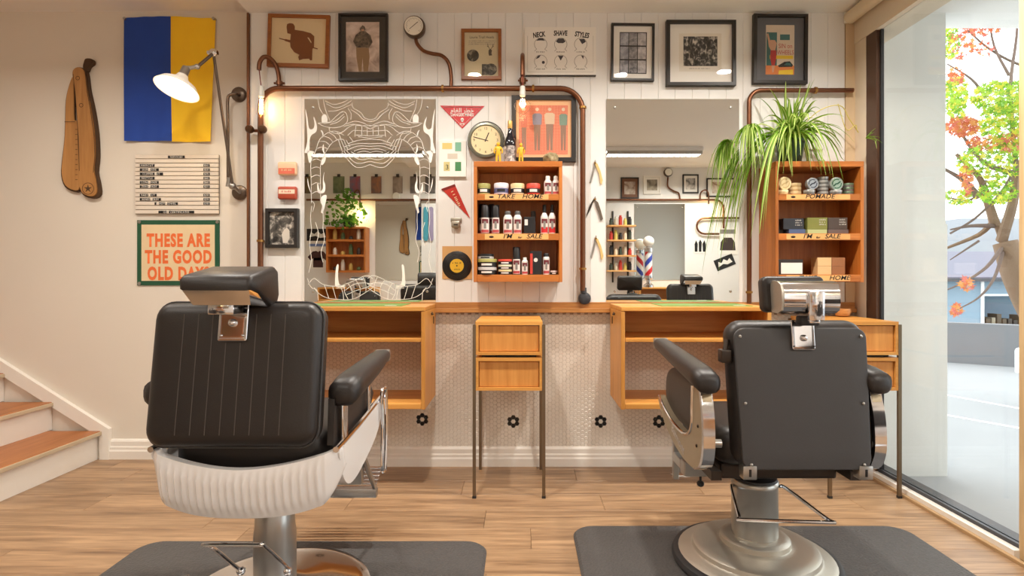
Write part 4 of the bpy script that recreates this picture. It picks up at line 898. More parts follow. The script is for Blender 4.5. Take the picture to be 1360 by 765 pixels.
# 1 crouching silhouette
t, yb = frame('tilted brown wooden frame with a crouching brown silhouette', 357, 21, 438.5, 90.5, 4.5, FRAMEW, CREAM, tilt=1.6)
o_ = (350, 15, 7.556)
P1 = [(240, 140), (265, 130), (300, 134), (318, 160), (318, 195), (400, 205), (480, 225), (515, 255), (515, 370), (500, 380), (500, 495), (480, 497), (470, 480), (410, 485), (370, 500), (360, 465), (372, 445), (320, 420), (280, 370), (275, 325), (225, 310), (205, 296), (230, 290), (275, 300), (280, 240), (245, 232), (235, 170)]
obj('silhouette', MB().pz(px2(P1, *o_, 0), yb-.0012).line(px2([(165, 285), (240, 303), (400, 342), (552, 380)], *o_, 0), .006, yb-.0016).pz(px2([(445, 268), (462, 270), (490, 315), (485, 325)], *o_, 0), yb-.0018, 1), [SIL, CREAM], t, smooth=False)
# 2 walking figure
t, yb = frame('wide dark frame with a sepia photograph of a walking helmeted figure', 451, 20, 516, 109, 3, BLACKF, M('dark_mount', (62, 58, 54), .7), depth=.026)
obj('print', MB().pz(px2(rect(835, 118, 1168, 615), *o_, 0), yb-.0008), SEPIA, t, smooth=False)
fg = MB()
fg.pz(px2([(905, 310), (930, 250), (975, 212), (1030, 212), (1080, 250), (1100, 320), (1065, 375), (940, 372)], *o_, 0), yb-.0014, 0)
fg.pz(px2([(935, 372), (1062, 376), (1070, 470), (1055, 612), (1010, 612), (1000, 480), (990, 612), (962, 612), (940, 480)], *o_, 0), yb-.0014, 1)
fg.pz(px2([(982, 170), (1000, 150), (1022, 165), (1030, 190), (1012, 212), (985, 212), (970, 190)], *o_, 0), yb-.0018, 0).pz(px2(rect(988, 190, 1016, 208), *o_, 0), yb-.002, 2)
obj('figure', fg, [CAMO, KHAKI, SKIN], t, smooth=False)
# 3 deer leaflet
t, yb = frame('orange brown wooden frame with an old leaflet showing a deer head', 613, 40, 666, 107, 4.2, FRAMEW, M('aged_paper', (206, 196, 164), .8), depth=.022)
o_ = (605, 30, 6.974)
text('Laurie Trail Heads', .021, WX(640), yb-.001, WZ(52), BLACK, t, sx=.9)
marks(WX(640), yb-.001, WZ(56), .15, .006, GREYI, t, rows=3)
pm = MB().disc(px2([(163, 312)], *o_, 0)[0], .0345, yb-.001).disc(px2([(330, 440)], *o_, 0)[0], .034, yb-.001).pz(px2(rect(245, 392, 330, 492), *o_, 0), yb-.0012)
obj('photographs', pm, blotch('dark_grey_photo', [(34, 32, 28), (70, 68, 60), (150, 146, 130)], 40), t, smooth=False)
dr = MB().pz(px2([(308, 262), (322, 250), (338, 262), (334, 292), (340, 310), (312, 314), (306, 290)], *o_, 0), yb-.001)
for q in ([(318, 252), (305, 232), (298, 205)], [(306, 234), (292, 222)], [(328, 252), (344, 232), (350, 208)], [(343, 234), (354, 222)]): dr.line(px2(q, *o_, 0), .003, yb-.001)
obj('deer_head', dr, M('sepia_ink', (86, 78, 62), .7), t, smooth=False)
# 4 neckline chart
t = thing('style_chart', 'white chart board with six drawings of shaved necklines', 'chart', W(744, 70))
a, c = W(697, 101), W(791, 38)
obj('board', MB().box(a.x, c.x, -.018, -.001, a.z, c.z), WHITE, t, smooth=False)
obj('bottom_edge', MB().box(a.x+.004, c.x, -.0185, -.0, a.z-.004, a.z), DARK, t, smooth=False)
y_ = -.0186
for i, wd in enumerate('NECK SHAVE STYLES'.split()):
    text(wd, .04, WX(716+i*28), y_, WZ(51-(2 if i == 1 else 0)), BLACK, t, sx=.66, bold=.0014, rot=math.radians((8, 0, -8)[i]), shear=.1)
hm = MB()
hm.line([(a.x+.016, a.z+.016), (c.x-.016, a.z+.016), (c.x-.016, c.z-.05)], .0012, y_).line([(a.x+.016, a.z+.016), (a.x+.016, c.z-.05)], .0012, y_)
for k in range(6):
    cx, cy = 718+(k % 3)*26.4, 60.5+(k//3)*22.6; cc_ = W(cx, cy)
    hm.line([(cc_.x+.036*math.cos(math.radians(x)), cc_.z+.036*math.sin(math.radians(x))) for x in range(-50, 231, 10)], .0022, y_)
    hm.line([(cc_.x-.023, cc_.z-.028), (cc_.x-.036, cc_.z-.04)], .002, y_).line([(cc_.x+.023, cc_.z-.028), (cc_.x+.036, cc_.z-.04)], .002, y_)
obj('head_outlines', hm, GREYI, t, smooth=False).__setitem__('kind', 'stuff')
ht = MB()
for k, shp in enumerate(([(-.026, .02), (-.012, .034), (.012, .034), (.026, .02), (0, .022)], [(-.028, .016), (-.014, .033), (.014, .033), (.028, .016), (.014, .006), (-.014, .006)], [(-.01, .03), (.02, .03), (.03, .014), (.008, .0)], [(-.03, .012), (-.016, .032), (0, .035), (-.01, .02)], [(-.016, .032), (.016, .032), (.0, .004)], [(.002, .034), (.018, .03), (.014, .012)])):
    cc_ = W(718+(k % 3)*26.4, 60.5+(k//3)*22.6); ht.pz([(cc_.x+u, cc_.z+w) for u, w in shp], y_-.0003)
cc_ = W(720.5, 84.5); ht.disc((cc_.x+.004, cc_.z), .009, y_-.0003, 8)
tag(obj('hair_shading', ht, M('soft_ink', (72, 70, 74), .7), t, smooth=False), kind='stuff')
for k in range(6): marks(WX(718+(k % 3)*26.4), y_, WZ(71.5+(k//3)*22.6), .05, .009, GREYI, t)
# 5 stamp grid
t, yb = frame('black frame with white mount around nine small blue grey stamps', 811, 33, 868, 109, 3, BLACKF, WHITE, depth=.026, tilt=.6)
o_ = (780, 0, 3.476)
obj('sheet', MB().pz(px2(rect(147, 153, 272, 344), *o_, 0), yb-.0008), BLACK, t, smooth=False)
for k in range(9):
    u, v = 150+(k % 3)*40.5, 157+(k//3)*63
    obj('stamp', MB().pz(px2(rect(u, v, u+37, v+57), *o_, 0), yb-.0014), blotch('stamp_print_%d' % (k % 3), [[(120, 124, 136), (178, 180, 190)], [(90, 92, 98), (170, 168, 170)], [(150, 148, 154), (206, 204, 206)]][k % 3], 40), t, smooth=False)
# 6 group photograph
t, yb = frame('wide black frame with white mount and a small crowded group photograph', 883.5, 29.5, 975, 116, 4.5, BLACKF, WHITE, depth=.034)
obj('inner_mount', MB().pz(px2(rect(420, 160, 615, 335), *o_, 0), yb-.0005), M('ivory_mount', (226, 220, 208), .7), t, smooth=False)
obj('print', MB().pz(px2(rect(440, 174, 596, 310), *o_, 0), yb-.001), blotch('crowd_photo', [(18, 18, 18), (60, 58, 56), (206, 200, 190)], 55, (1, 1, .7)), t, smooth=False)
marks(WX(928), yb-.001, WZ(93), .12, .006, GREYI, t)
# 7 paperback cover
t, yb = frame('black frame with grey mount around a colourful paperback cover', 998.5, 21, 1070, 113, 4.2, BLACKF, GREYMAT, depth=.03, tilt=.5)
o_ = (990, 10, 6.955)
obj('cover', MB().pz(px2(rect(178, 172, 440, 628), *o_, 0), yb-.0008), M('cover_cream', (206, 190, 170), .6), t, smooth=False)
cv = MB()
cv.pz(px2(rect(184, 240, 280, 545), *o_, 0), yb-.0011, 0).pz(px2(rect(308, 258, 398, 310), *o_, 0), yb-.0011, 0).pz(px2(rect(178, 545, 440, 628), *o_, 0), yb-.001, 1).pz(px2(rect(215, 452, 430, 484), *o_, 0), yb-.0012, 2)
cv.pz(px2([(290, 545), (350, 510), (400, 505), (430, 540), (420, 556), (300, 560)], *o_, 0), yb-.0012, 3).pz(px2([(345, 540), (372, 516), (405, 520), (415, 545)], *o_, 0), yb-.0014, 0)
cv.pz(px2([(222, 405), (275, 405), (275, 470), (262, 545), (232, 545), (218, 470)], *o_, 0), yb-.0014, 4).pz(px2([(200, 330), (225, 310), (262, 312), (278, 340), (265, 405), (225, 405), (205, 370)], *o_, 0), yb-.0013, 5)
cv.pz(px2([(232, 545), (262, 545), (252, 606), (238, 610)], *o_, 0), yb-.0015, 5).pz(px2([(185, 255), (200, 250), (222, 330), (205, 350)], *o_, 0), yb-.0014, 5).pz(px2([(300, 590), (430, 580), (430, 626), (296, 626)], *o_, 0), yb-.0013, 2)
obj('cover_picture', cv, [M('trailer_teal', (48, 96, 92), .6), M('cover_orange', (206, 120, 60), .6), M('cover_yellow', (226, 190, 44), .6), BLACK, M('skirt_red', (168, 40, 36), .6), SKIN], t, smooth=False).__setitem__('kind', 'stuff')
text('SIN on', .038, WX(990+358/6.955), yb-.0016, WZ(10+385/6.955), M('title_red', (176, 48, 40), .6), t, sx=.75)
text('WHEELS', .036, WX(990+358/6.955), yb-.0016, WZ(10+443/6.955), M('title_red'), t, sx=.72)
# 8 red print with four figures
t, yb = frame('black frame with a red chequered print of four standing figures', 679.5, 128, 764.5, 216, 6, BLACKF, M('print_peach', (236, 186, 140), .7), depth=.024)
o_ = (680, 110, 6.652)
obj('red_field', MB().pz(px2(rect(62, 205, 492, 638), *o_, 0), yb-.0008), M('print_red', (216, 88, 58), .6), t, smooth=False)
gl = MB()
for u in range(62, 493, 13): gl.line(px2([(u, 205), (u, 638)], *o_, 0), .0022, yb-.001)
for v in range(205, 640, 13): gl.line(px2([(62, v), (492, v)], *o_, 0), .0022, yb-.001)
tag(obj('chequer_lines', gl, M('print_line', (240, 176, 142), .6), t, smooth=False), kind='stuff')
for cx, wd, top, col in ((106, 30, 300, (208, 120, 96)), (222, 42, 275, (140, 136, 150)), (332, 46, 270, (214, 188, 160)), (452, 36, 280, (122, 146, 130))):
    f = MB().disc(px2([(cx, 240)], *o_, 0)[0], .010, yb-.0014, 12).pz(px2([(cx-wd, top+15), (cx-wd*.6, top), (cx+wd*.6, top), (cx+wd, top+15), (cx+wd*.9, top+100), (cx-wd*.9, top+100)], *o_, 0), yb-.0014, 1)
    f.pz(px2([(cx-wd*.7, top+100), (cx+wd*.7, top+100), (cx+wd*.55, 600), (cx+wd*.15, 600), (cx, top+160), (cx-wd*.15, 600), (cx-wd*.55, 600)], *o_, 0), yb-.0014, 2)
    obj('printed_figure', f, [M('print_face', (224, 200, 172), .6), M('shirt_%d%d%d' % col, col, .7), M('trousers_print', (150, 118, 100), .7)], t, smooth=False)
# 9 small shop photograph
t, yb = frame('small black frame with a black and white shop photograph', 355.5, 277.5, 398, 329.5, 4.5, BLACKF, BWPH, depth=.034)
o_ = (350, 200, 5.466)
obj('figure', MB().pz(px2([(140, 610), (158, 575), (178, 560), (196, 580), (198, 630), (182, 672), (150, 672), (146, 640)], *o_, 0), yb-.001), M('photo_white', (214, 206, 194), .7), t, smooth=False)
# tins on the wall
for y0, y1, lab, c1, c2 in ((216, 233.5, 'upper shallow red and cream tin fixed beside the engraved mirror', (232, 196, 160), (220, 112, 88)), (248.5, 265.5, 'lower shallow red tin with white band fixed beside the engraved mirror', (176, 74, 52), (236, 214, 190))):
    a, c = W(371.5, y1), W(396, y0); t = thing('tin', lab, 'tin', ((a.x+c.x)/2, 0, a.z), 'flat tins on the wall')
    obj('case', MB().rbox(a.x, c.x, -.032, -.001, a.z, c.z, .01, 3), M('tin_%d' % int(y0), c1, .4, .1), t, angle=50)
    h = (c.z-a.z); z0, z1 = (a.z+.006, a.z+h*.5) if y0 < 230 else (a.z+h*.42, a.z+h*.75)
    obj('band', MB().pz([(a.x+.007, z0), (c.x-.007, z0), (c.x-.007, z1), (a.x+.007, z1)], -.0324), M('tinband_%d' % int(y0), c2, .4), t, smooth=False)
    marks((a.x+c.x)/2, -.0328, a.z+h*(.3 if y0 < 230 else .52), .06, .011, CREAM if y0 < 230 else RED, t)
# danger sign
t = thing('danger_sign', 'red downward triangle warning sign with skull and crossbones', 'sign', W(614, 170))
q = [W(584.5, 140.5), W(643.5, 141), W(614, 171)]
obj('plate', MB().prism([(v.x, v.z) for v in q], 'xz', -.004, -.001), RED, t, smooth=False)
q2 = [W(589, 142.4), W(639, 142.8), W(614, 168)]
obj('border', MB().line([(v.x, v.z) for v in q2+[q2[0], q2[1]]], .0022, -.0046), WHITE, t, smooth=False)
text('\ufee1\ufe8e\ufed0\ufedf\ufe8d \ufeae\ufec4\ufea7', .036, WX(614), -.0047, WZ(149.6), WHITE, t, sx=1.0, bold=.0004)
text('DANGER MINES', .024, WX(614), -.0047, WZ(154.6), WHITE, t, sx=.78, bold=.0006)
c = W(614, 159); sk_ = MB().disc((c.x, c.z), .0095, -.0047, 14).pz([(c.x-.005, c.z-.014), (c.x+.005, c.z-.014), (c.x+.006, c.z-.005), (c.x-.006, c.z-.005)], -.0047)
sk_.line([(c.x-.014, c.z-.02), (c.x+.014, c.z-.03)], .003, -.0047).line([(c.x+.014, c.z-.02), (c.x-.014, c.z-.03)], .003, -.0047)
obj('skull', sk_.disc((c.x-.0035, c.z), .0022, -.0051, 8, 1).disc((c.x+.0035, c.z), .0022, -.0051, 8, 1), [WHITE, RED], t, smooth=False).__setitem__('kind', 'stuff')
# round clock
c = W(645.5, 187.5, -.03); t = thing('wall_clock', 'round cream faced clock in a grey green case beside a dark bottle', 'clock', (c.x, 0, c.z-.1))
obj('case', MB().lathe([(.001, .028), (.09, .028), (.1, .015), (.103, -.02), (.098, -.034), (.086, -.036), (.082, -.026)], c, 'Y', 48), M('clock_case', (112, 112, 98), 0.35, 0.5), t)
f = obj('dial', MB().disc((c.x, c.z), .083, c.y-.028, 48), M('clock_cream', (224, 204, 158), .5), t, smooth=False)
for k in range(12):
    a = math.radians(90-30*(k+1)); text(str(k+1), .021, c.x+.066*math.cos(a), c.y-.0285, c.z+.066*math.sin(a)-.0075, BLACK, f, 'numeral')
obj('hour_hand', MB().line([(c.x-.004, c.z-.01), (c.x+.018, c.z+.042)], .0055, c.y-.029), BLACK, f, smooth=False)
obj('minute_hand', MB().line([(c.x+.014, c.z-.005), (c.x-.07, c.z+.018)], .0045, c.y-.0294), BLACK, f, smooth=False)
obj('handle_ring', MB().tube([(c.x-.104*math.cos(math.radians(x)), c.y+.005, c.z+.004+.109*math.sin(math.radians(x))) for x in range(-20, 201, 10)], .003, 6), DARK, t)
# card with stamps
a, c = W(584, 235.5), W(619.5, 187.5); t = thing('stamp_card', 'white panel with four small green and yellow stickers', 'card', ((a.x+c.x)/2, 0, a.z))
obj('panel', MB().rbox(a.x, c.x, -.02, -.001, a.z, c.z, .002), WHITE, t, smooth=False)
for x0, y0, x1, y1, col in ((588, 191, 601, 199, (226, 196, 120)), (605, 190, 613, 202, (122, 178, 150)), (595, 205, 608, 212, (206, 196, 180)), (590, 216, 598, 228, (202, 190, 130)), (605, 216, 613, 228, (64, 130, 80))):
    p, q = W(x0, y1), W(x1, y0); obj('sticker', MB().pz([(p.x, p.z), (q.x, p.z), (q.x, q.z), (p.x, q.z)], -.0206), M('sticker_%d%d%d' % col, col, .6), t, smooth=False)
text('3', .04, WX(594.5), -.021, WZ(226), BLACK, t)
# pennant
q = [W(586.5, 251), W(604, 245), W(624.5, 290.5)]; t = thing('pennant', 'small red felt pennant pointing down right', 'pennant', W(605, 270))
obj('felt', MB().prism([(v.x, v.z) for v in q], 'xz', -.004, -.001), M('pennant_red', (184, 52, 40), .9), t, smooth=False)
obj('header', MB().prism([(v.x, v.z) for v in (W(586, 251.2), W(604.2, 244.6), W(605.4, 247.6), W(588, 254))], 'xz', -.0055, -.0045), M('pennant_dark', (120, 34, 28), .9), t, smooth=False)
marks(WX(604), -.0046, WZ(264), .09, .016, CREAM, t, rot=math.radians(-62))
# wall bottle opener
t = thing('bottle_opener', 'cast metal bottle opener screwed to the boards', 'opener', W(606, 298)); c = W(606, 297)
obj('body', MB().rbox(c.x-.032, c.x+.032, -.012, -.001, c.z+.008, c.z+.034, .006).rbox(c.x-.026, c.x+.026, -.03, -.012, c.z-.026, c.z+.014, .01, 3).rbox(c.x-.012, c.x+.012, -.014, -.001, c.z-.03, c.z-.01, .004), M('opener_metal', (168, 160, 146), .4, .7), t)
obj('tooth', MB().rbox(c.x-.012, c.x+.012, -.036, -.028, c.z-.012, c.z-.004, .002), DARK, t)
# record in its sleeve
t = thing('vinyl_record', 'black single record with yellow label on a brown paper sleeve', 'record', W(607, 372)); a, b = W(587.5, 370.5), W(627, 327)
obj('sleeve', MB().box(a.x, b.x, -.004, -.001, a.z, b.z), M('kraft_sleeve', (206, 160, 102), .8), t, smooth=False)
c = W(607, 353); r_ = obj('disc', MB().lathe([(.001, -.008), (.083, -.008), (.085, -.0065), (.083, -.0045), (.001, -.0045)], (c.x, 0, c.z), 'Y', 48), M('vinyl_black', (26, 24, 24), .3), t)
for rr in (.06, .07, .078): obj('groove', MB().tube([(c.x+rr*math.cos(2*PI*k/40), -.0081, c.z+rr*math.sin(2*PI*k/40)) for k in range(40)], .0006, 4, closed=True), M('groove_grey', (52, 50, 50), .3), r_)
lb = obj('paper_label', MB().disc((c.x, c.z), .04, -.0086, 32), M('label_yellow', (222, 176, 40), .6), r_, smooth=False)
obj('spindle_hole', MB().disc((c.x, c.z), .0045, -.009, 12), BLACK, r_, smooth=False)
marks(c.x, -.0089, c.z+.012, .05, .010, BLACK, r_); marks(c.x, -.0089, c.z-.024, .03, .008, BLACK, r_)
# three open razors
for k, (x, y0, hnd, lab) in enumerate(((790, 213, (214, 184, 120), 'upper open razor with cream handle beside the plain mirror'), (790, 261, (96, 84, 72), 'middle open razor with grey handle beside the plain mirror'), (791, 313, (206, 178, 124), 'lower open razor with cream handle beside the plain mirror'))):
    t = thing('open_razor', lab, 'razor', W(x, y0), 'open razors pinned to the wall')
    bl = [(-1, 2), (-3.5, 14), (-7, 29), (-5.2, 30), (-2.2, 20), (1, 6)] if k != 1 else [(-1, 4), (-5, 15), (-12, 29), (-11, 24), (-7, 12), (-1, 2)]
    hd = [(-1.5, 3), (3, 4.5), (7, 14), (10, 27), (8.8, 32), (7, 31), (5.5, 19), (1.5, 9)] if k != 1 else [(0, 5), (4, 8), (8, 20), (10.5, 30), (7.5, 32.5), (4.5, 22), (1, 12)]
    P_ = lambda L: [(lambda q: (q.x, q.z))(W(x+u, y0+v)) for u, v in L]
    obj('blade', MB().prism(P_(bl), 'xz', -.006, -.003), STEEL if k != 1 else DARK, t, smooth=False)
    obj('handle', MB().prism(P_(hd), 'xz', -.011, -.002), M('razor_handle_%d' % (k % 2), hnd, .5), t, smooth=False)
    c = W(x, y0+4); obj('pivot', MB().cyl((c.x, -.014, c.z), (c.x, -.001, c.z), .006), BRASS, t); c = W(x, y0); obj('tang', MB().tube([(c.x, -.006, c.z-.02), (c.x+.002, -.006, c.z)], .003, 6), STEEL, t)
# flag on the plaster wall
Y = PLY
t = thing('flag', 'blue and yellow flag hung sideways on the plaster wall', 'flag', W(227, 189, Y))
def cloth(x0, x1, y0, y1, x0b, x1b):
    mb = MB(); n, m = 14, 24; vs = []
    for j in range(m+1):
        f = j/m
        for i in range(n+1):
            g = i/n; px = (x0+(x1-x0)*g)*(1-f)+(x0b+(x1b-x0b)*g)*f; py = y0+(y1-y0)*f+1.2*math.sin(px*.05)*(1-f)
            p = W(px, py, Y); p.y = Y-.013-.006*math.sin(px*.11+f*2.2)*(.3+.7*f)-.002*math.sin(px*.3+f*5); vs.append(p)
    fs = [(j*(n+1)+i, j*(n+1)+i+1, (j+1)*(n+1)+i+1, (j+1)*(n+1)+i) for j in range(m) for i in range(n)]
    return mb.add(vs, fs)
obj('blue_panel', cloth(166.5, 228.5, 24, 188, 167.5, 230.5), M('flag_blue', (30, 70, 164), .8, bump=.1, bscale=400), t, angle=80)
obj('yellow_panel', cloth(228.5, 288, 24, 189, 230.5, 282), M('flag_yellow', (255, 204, 36), .8, bump=.1, bscale=400), t, angle=80)
for px in (168.5, 286): obj('eyelet', MB().lathe([(.004, -.024), (.009, -.024), (.009, -.001), (.004, -.001)], W(px, 26.5, Y), 'Y', 12), STEEL, t)
# letter board
t = thing('letter_board', 'white slatted price board with rows of small black letters', 'sign', W(236, 286, Y)); a, b = W(181.5, 284.5, Y), W(292, 206, Y)
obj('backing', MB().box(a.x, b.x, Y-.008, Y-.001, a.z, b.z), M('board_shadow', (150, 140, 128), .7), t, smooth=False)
rows = 14; rh = (b.z-a.z)/rows
for k in range(rows):
    z = b.z-(k+1)*rh
    mb = MB().rbox(a.x, b.x, Y-.016, Y-.008, z+.0016, z+rh-.0022, .002)
    obj('slat', mb, M('slat_white', (226, 216, 202), .5), t, smooth=False)
LINES = {0: [('SERVICES', .5)], 2: [('HAIRCUT', 0), ('$45', 1)], 3: [('SKIN FADE', 0), ('$50', 1)], 4: [('CLIPPER CUT', 0), ('$35', 1)], 5: [('RESTYLE', 0), ('$60', 1)], 6: [('LONG HAIR', 0), ('$60', 1)], 7: [('ZERO FADE', 0), ('$55', 1)], 9: [('BABY CUT', 0), ('$30', 1)], 10: [('BEARD TRIM', 0), ('$25', 1)], 11: [('& HOT TOWEL', .25), ('$30', 1)], 13: [('GIFT CERTIFICATES', .5)]}
cw = .0126
for k, items in LINES.items():
    z = b.z-(k+1)*rh+.003
    for s_, al in items:
        n = len(s_); x = {0: WX(188.5, Y), .25: WX(208, Y), .5: (a.x+b.x)/2-n*cw/2, 1: WX(272.5, Y)}[al]
        tl = MB()
        for i, ch in enumerate(s_):
            if ch != ' ': tl.box(x+i*cw, x+i*cw+cw*.88, Y-.0185, Y-.016, z, z+.0155)
        o = obj('letter_tiles', tl, BLACK, t, smooth=False); o['kind'] = 'stuff'
        text(s_, .0165, x+n*cw/2-cw*.06, Y-.0187, z+.0018, WHITE, t, 'letter_row', sx=n*cw*.93/max(.001, .0165*.62*n)*.9, spacing=1.06)
# banner
t = thing('felt_banner', 'cream felt banner with dark green border and orange block words', 'banner', W(238, 380, Y)); a, b = W(183, 379, Y), W(292, 292.5, Y)
obj('border', MB().box(a.x, b.x, Y-.006, Y-.001, a.z, b.z), GREEN, t, smooth=False); e = .027
obj('field', MB().box(a.x+e, b.x-e, Y-.0075, Y-.006, a.z+e, b.z-e), M('cream_felt', (228, 206, 166), .9), t, smooth=False)
for s_, py in (('THESE ARE', 327), ('THE GOOD', 349), ('OLD DAYS', 371)): text(s_, .104, WX(238, Y), Y-.0082, WZ(py, Y), ORANGE, t, sx=.66, bold=.005, spacing=1.16)
for px, py in ((186, 295), (289.5, 295), (186, 376.5), (289.5, 376.5)): obj('grommet', MB().lathe([(.004, -.009), (.01, -.009), (.01, -.001), (.004, -.001)], W(px, py, Y), 'Y', 12), STEEL, t)
# carved wooden razor
t = thing('carved_razor', 'large wooden carving of a folded straight razor on the plaster wall', 'carving', W(110, 262, Y))
S_ = (80, 75, 3.92)
def zp(L, n=3): return [(p.x, p.y) for p in smooth_pts([(q[0], q[1], 0) for q in px2(L, *S_, Y)], n, True)]
HANDLE = [(108, 60), (84, 78), (84, 120), (96, 200), (104, 300), (112, 420), (118, 560), (122, 690), (150, 730), (195, 738), (214, 715), (210, 660), (198, 600), (205, 520), (200, 400), (182, 280), (160, 180), (150, 100), (135, 68)]
BLADE = [(80, 110), (62, 150), (44, 230), (40, 345), (36, 440), (24, 540), (20, 620), (40, 680), (90, 706), (118, 690), (116, 600), (108, 460), (104, 345), (88, 335), (86, 220), (84, 150)]
EDGE = M('dark_carved_edge', (74, 50, 28), .7)
obj('shadow_board', MB().prism(zp([(p[0]+(6 if i > 9 else -3), p[1]+3) for i, p in enumerate(HANDLE)]), 'xz', Y-.022, Y-.001).prism(zp([(p[0]-4, p[1]+2) for p in BLADE]), 'xz', Y-.016, Y-.001), EDGE, t, smooth=False)
obj('blade', MB().prism(zp([(p[0]*.94+5, p[1]*.985+4) for p in BLADE]), 'xz', Y-.022, Y-.015), CARVEW, t, smooth=False)
hd_ = obj('handle', MB().prism(zp([(p[0]*.93+9, p[1]*.98+7) for p in HANDLE]), 'xz', Y-.03, Y-.02), CARVEW, t, smooth=False)
obj('tang', MB().prism(zp([(136, 66), (140, 40), (150, 20), (182, 22), (186, 44), (166, 60), (154, 84)]), 'xz', Y-.026, Y-.001), EDGE, t, smooth=False)
lm = MB()
for L in ([(44, 347), (100, 347)], [(150, 80), (160, 190), (178, 290), (196, 420), (200, 520), (192, 610)], [(88, 100), (100, 210), (108, 320), (116, 440), (120, 600)]): lm.line(px2(L, *S_, Y), .0035, Y-.0304)
for v in range(385, 660, 26): lm.line(px2([(94 if v % 52 else 86, v), (106, v)], *S_, Y), .003, Y-.0226)
for cx, cy in ((112, 122), (130, 262)):
    c = px2([(cx, cy)], *S_, Y)[0]; lm.line([(c[0]+.011*math.cos(2*PI*k/12), c[1]+.011*math.sin(2*PI*k/12)) for k in range(13)], .0035, Y-.0304)
c = px2([(165, 692)], *S_, Y)[0]; lm.line([(c[0]+.034*math.cos(2*PI*k/20), c[1]+.034*math.sin(2*PI*k/20)) for k in range(21)], .0035, Y-.0304)
lm.pz([(c[0]+(.026 if k % 2 == 0 else .009)*math.cos(PI/2+PI*k/5), c[1]+(.026 if k % 2 == 0 else .009)*math.sin(PI/2+PI*k/5)) for k in range(10)], Y-.0306)
tag(obj('burnt_lines', lm, EDGE, t, smooth=False), kind='stuff')

# ================================================================== WALL SHELVES AND WHAT STANDS ON THEM
SF = -.21                                   # front of the shelves
def shelf_unit(x0, lab, words):
    w, z0, z1 = .4785, 1.0605, 1.7135
    t = thing('wall_shelf', lab, 'shelf', (x0+w/2, -.1, z0), 'red cedar wall shelves')
    obj('top', MB().rbox(x0, x0+w, SF, -.001, z1-.03, z1, .002), SHELFW, t, smooth=False)
    for xa in (x0, x0+w-.018): obj('side', MB().rbox(xa, xa+.018, SF, -.001, z0, z1-.0305, .002), SHELFWV, t, smooth=False)
    obj('back', MB().box(x0+.0185, x0+w-.0185, -.012, -.001, z0+.02, z1-.031), SHELFWV, t, smooth=False)
    tops = []
    for k, (py0, py1) in enumerate(((257.5, 266), (310, 319), (364.8, 374.2))):
        za, zb_ = WZ(py1, SF), WZ(py0, SF); tops.append(zb_)
        sh_ = obj('shelf_board', MB().rbox(x0+.0185, x0+w-.0185, SF+.012, -.0125, zb_-.016, zb_, .001), SHELFW, t, smooth=False)
        rl = obj('front_rail', MB().rbox(x0+.0185, x0+w-.0185, SF+.001, SF+.0115, za, zb_-.0002, .0015), SHELFW, t, smooth=False)
        if words[k]:
            obj('paper_strip', MB().box(x0+.06, x0+w-.075, SF-.0002, SF+.001, za+.004, zb_-.003), LABELW, rl, smooth=False)
            for s_, fx, sz in words[k]: text(s_, sz, x0+w*fx, SF-.0008, za+.010, BLACK, rl, shear=.25, sx=1.15, bold=.0005)
            sm = MB().ball((x0+w*.2, SF-.001, za+.018), .013, .001, .006, 10, 6)
            obj('small_emblem', sm, DARK, rl)
    return t, tops
CX0 = -.2555; RX0 = 1.3725
_, ct = shelf_unit(CX0, 'orange brown wooden shelf of hair products between the mirrors', ([('TAKE', .36, .034), ('HOME', .66, .034)], [("I'M", .38, .034), ('for', .52, .016), ('SALE', .68, .034)], None))
_, rt = shelf_unit(RX0, 'orange brown wooden shelf of tins and boxes beside the window', ([('POMADE', .50, .034)], [("I'M", .36, .034), ('for', .48, .016), ('SALE', .64, .034)], [('TAKE', .36, .034), ('HOME', .72, .034)]))
CT, RT = 1.7135, 1.7135
BKP = M('black_plastic', (30, 30, 32), .35); WHP = M('white_plastic', (226, 222, 216), .35); CLRP = M('label_pinkred', (176, 70, 72), .5); LABW = M('label_white', (226, 214, 206), .5)
def patch(c, r, a0, a1, z0, z1, n=8):
    vs = []; 
    for k in range(n+1):
        a = math.radians(-90+a0+(a1-a0)*k/n); vs += [(c[0]+r*math.cos(a), c[1]+r*math.sin(a), z0), (c[0]+r*math.cos(a), c[1]+r*math.sin(a), z1)]
    return MB().add(vs, [(2*k, 2*k+2, 2*k+3, 2*k+1) for k in range(n)])
def geom(px0, px1, pyt, zb_, Y):
    x = WX((px0+px1)/2, Y); r = (px1-px0)/2*(DIST+Y)/F_PX; return x, r, max(.01, WZ(pyt, Y)-zb_)
def jar(px0, px1, pyt, zb_, Y, lid, body, lab, word, name='pomade_jar', cat='jar', group=None):
    x, r, h = geom(px0, px1, pyt, zb_, Y); t = thing(name, word, cat, (x, Y, zb_), group)
    obj('body', MB().lathe([(r*.9, 0), (r*.97, h*.06), (r*.97, h*.58), (r*.92, h*.62)], (x, Y, zb_), 'Z', 24), body, t)
    obj('lid', MB().lathe([(r, h*.62), (r, h*.93), (r*.95, h), (r*.01, h)], (x, Y, zb_), 'Z', 24), lid, t)
    l = obj('label_band', MB().lathe([(r*.985, h*.14), (r*.985, h*.54)], (x, Y, zb_), 'Z', 24), lab, t)
    obj('label_print', patch((x, Y), r*.995, -32, 32, zb_+h*.22, zb_+h*.46), LABW if lab is BLACK else BLACK, l, smooth=False)
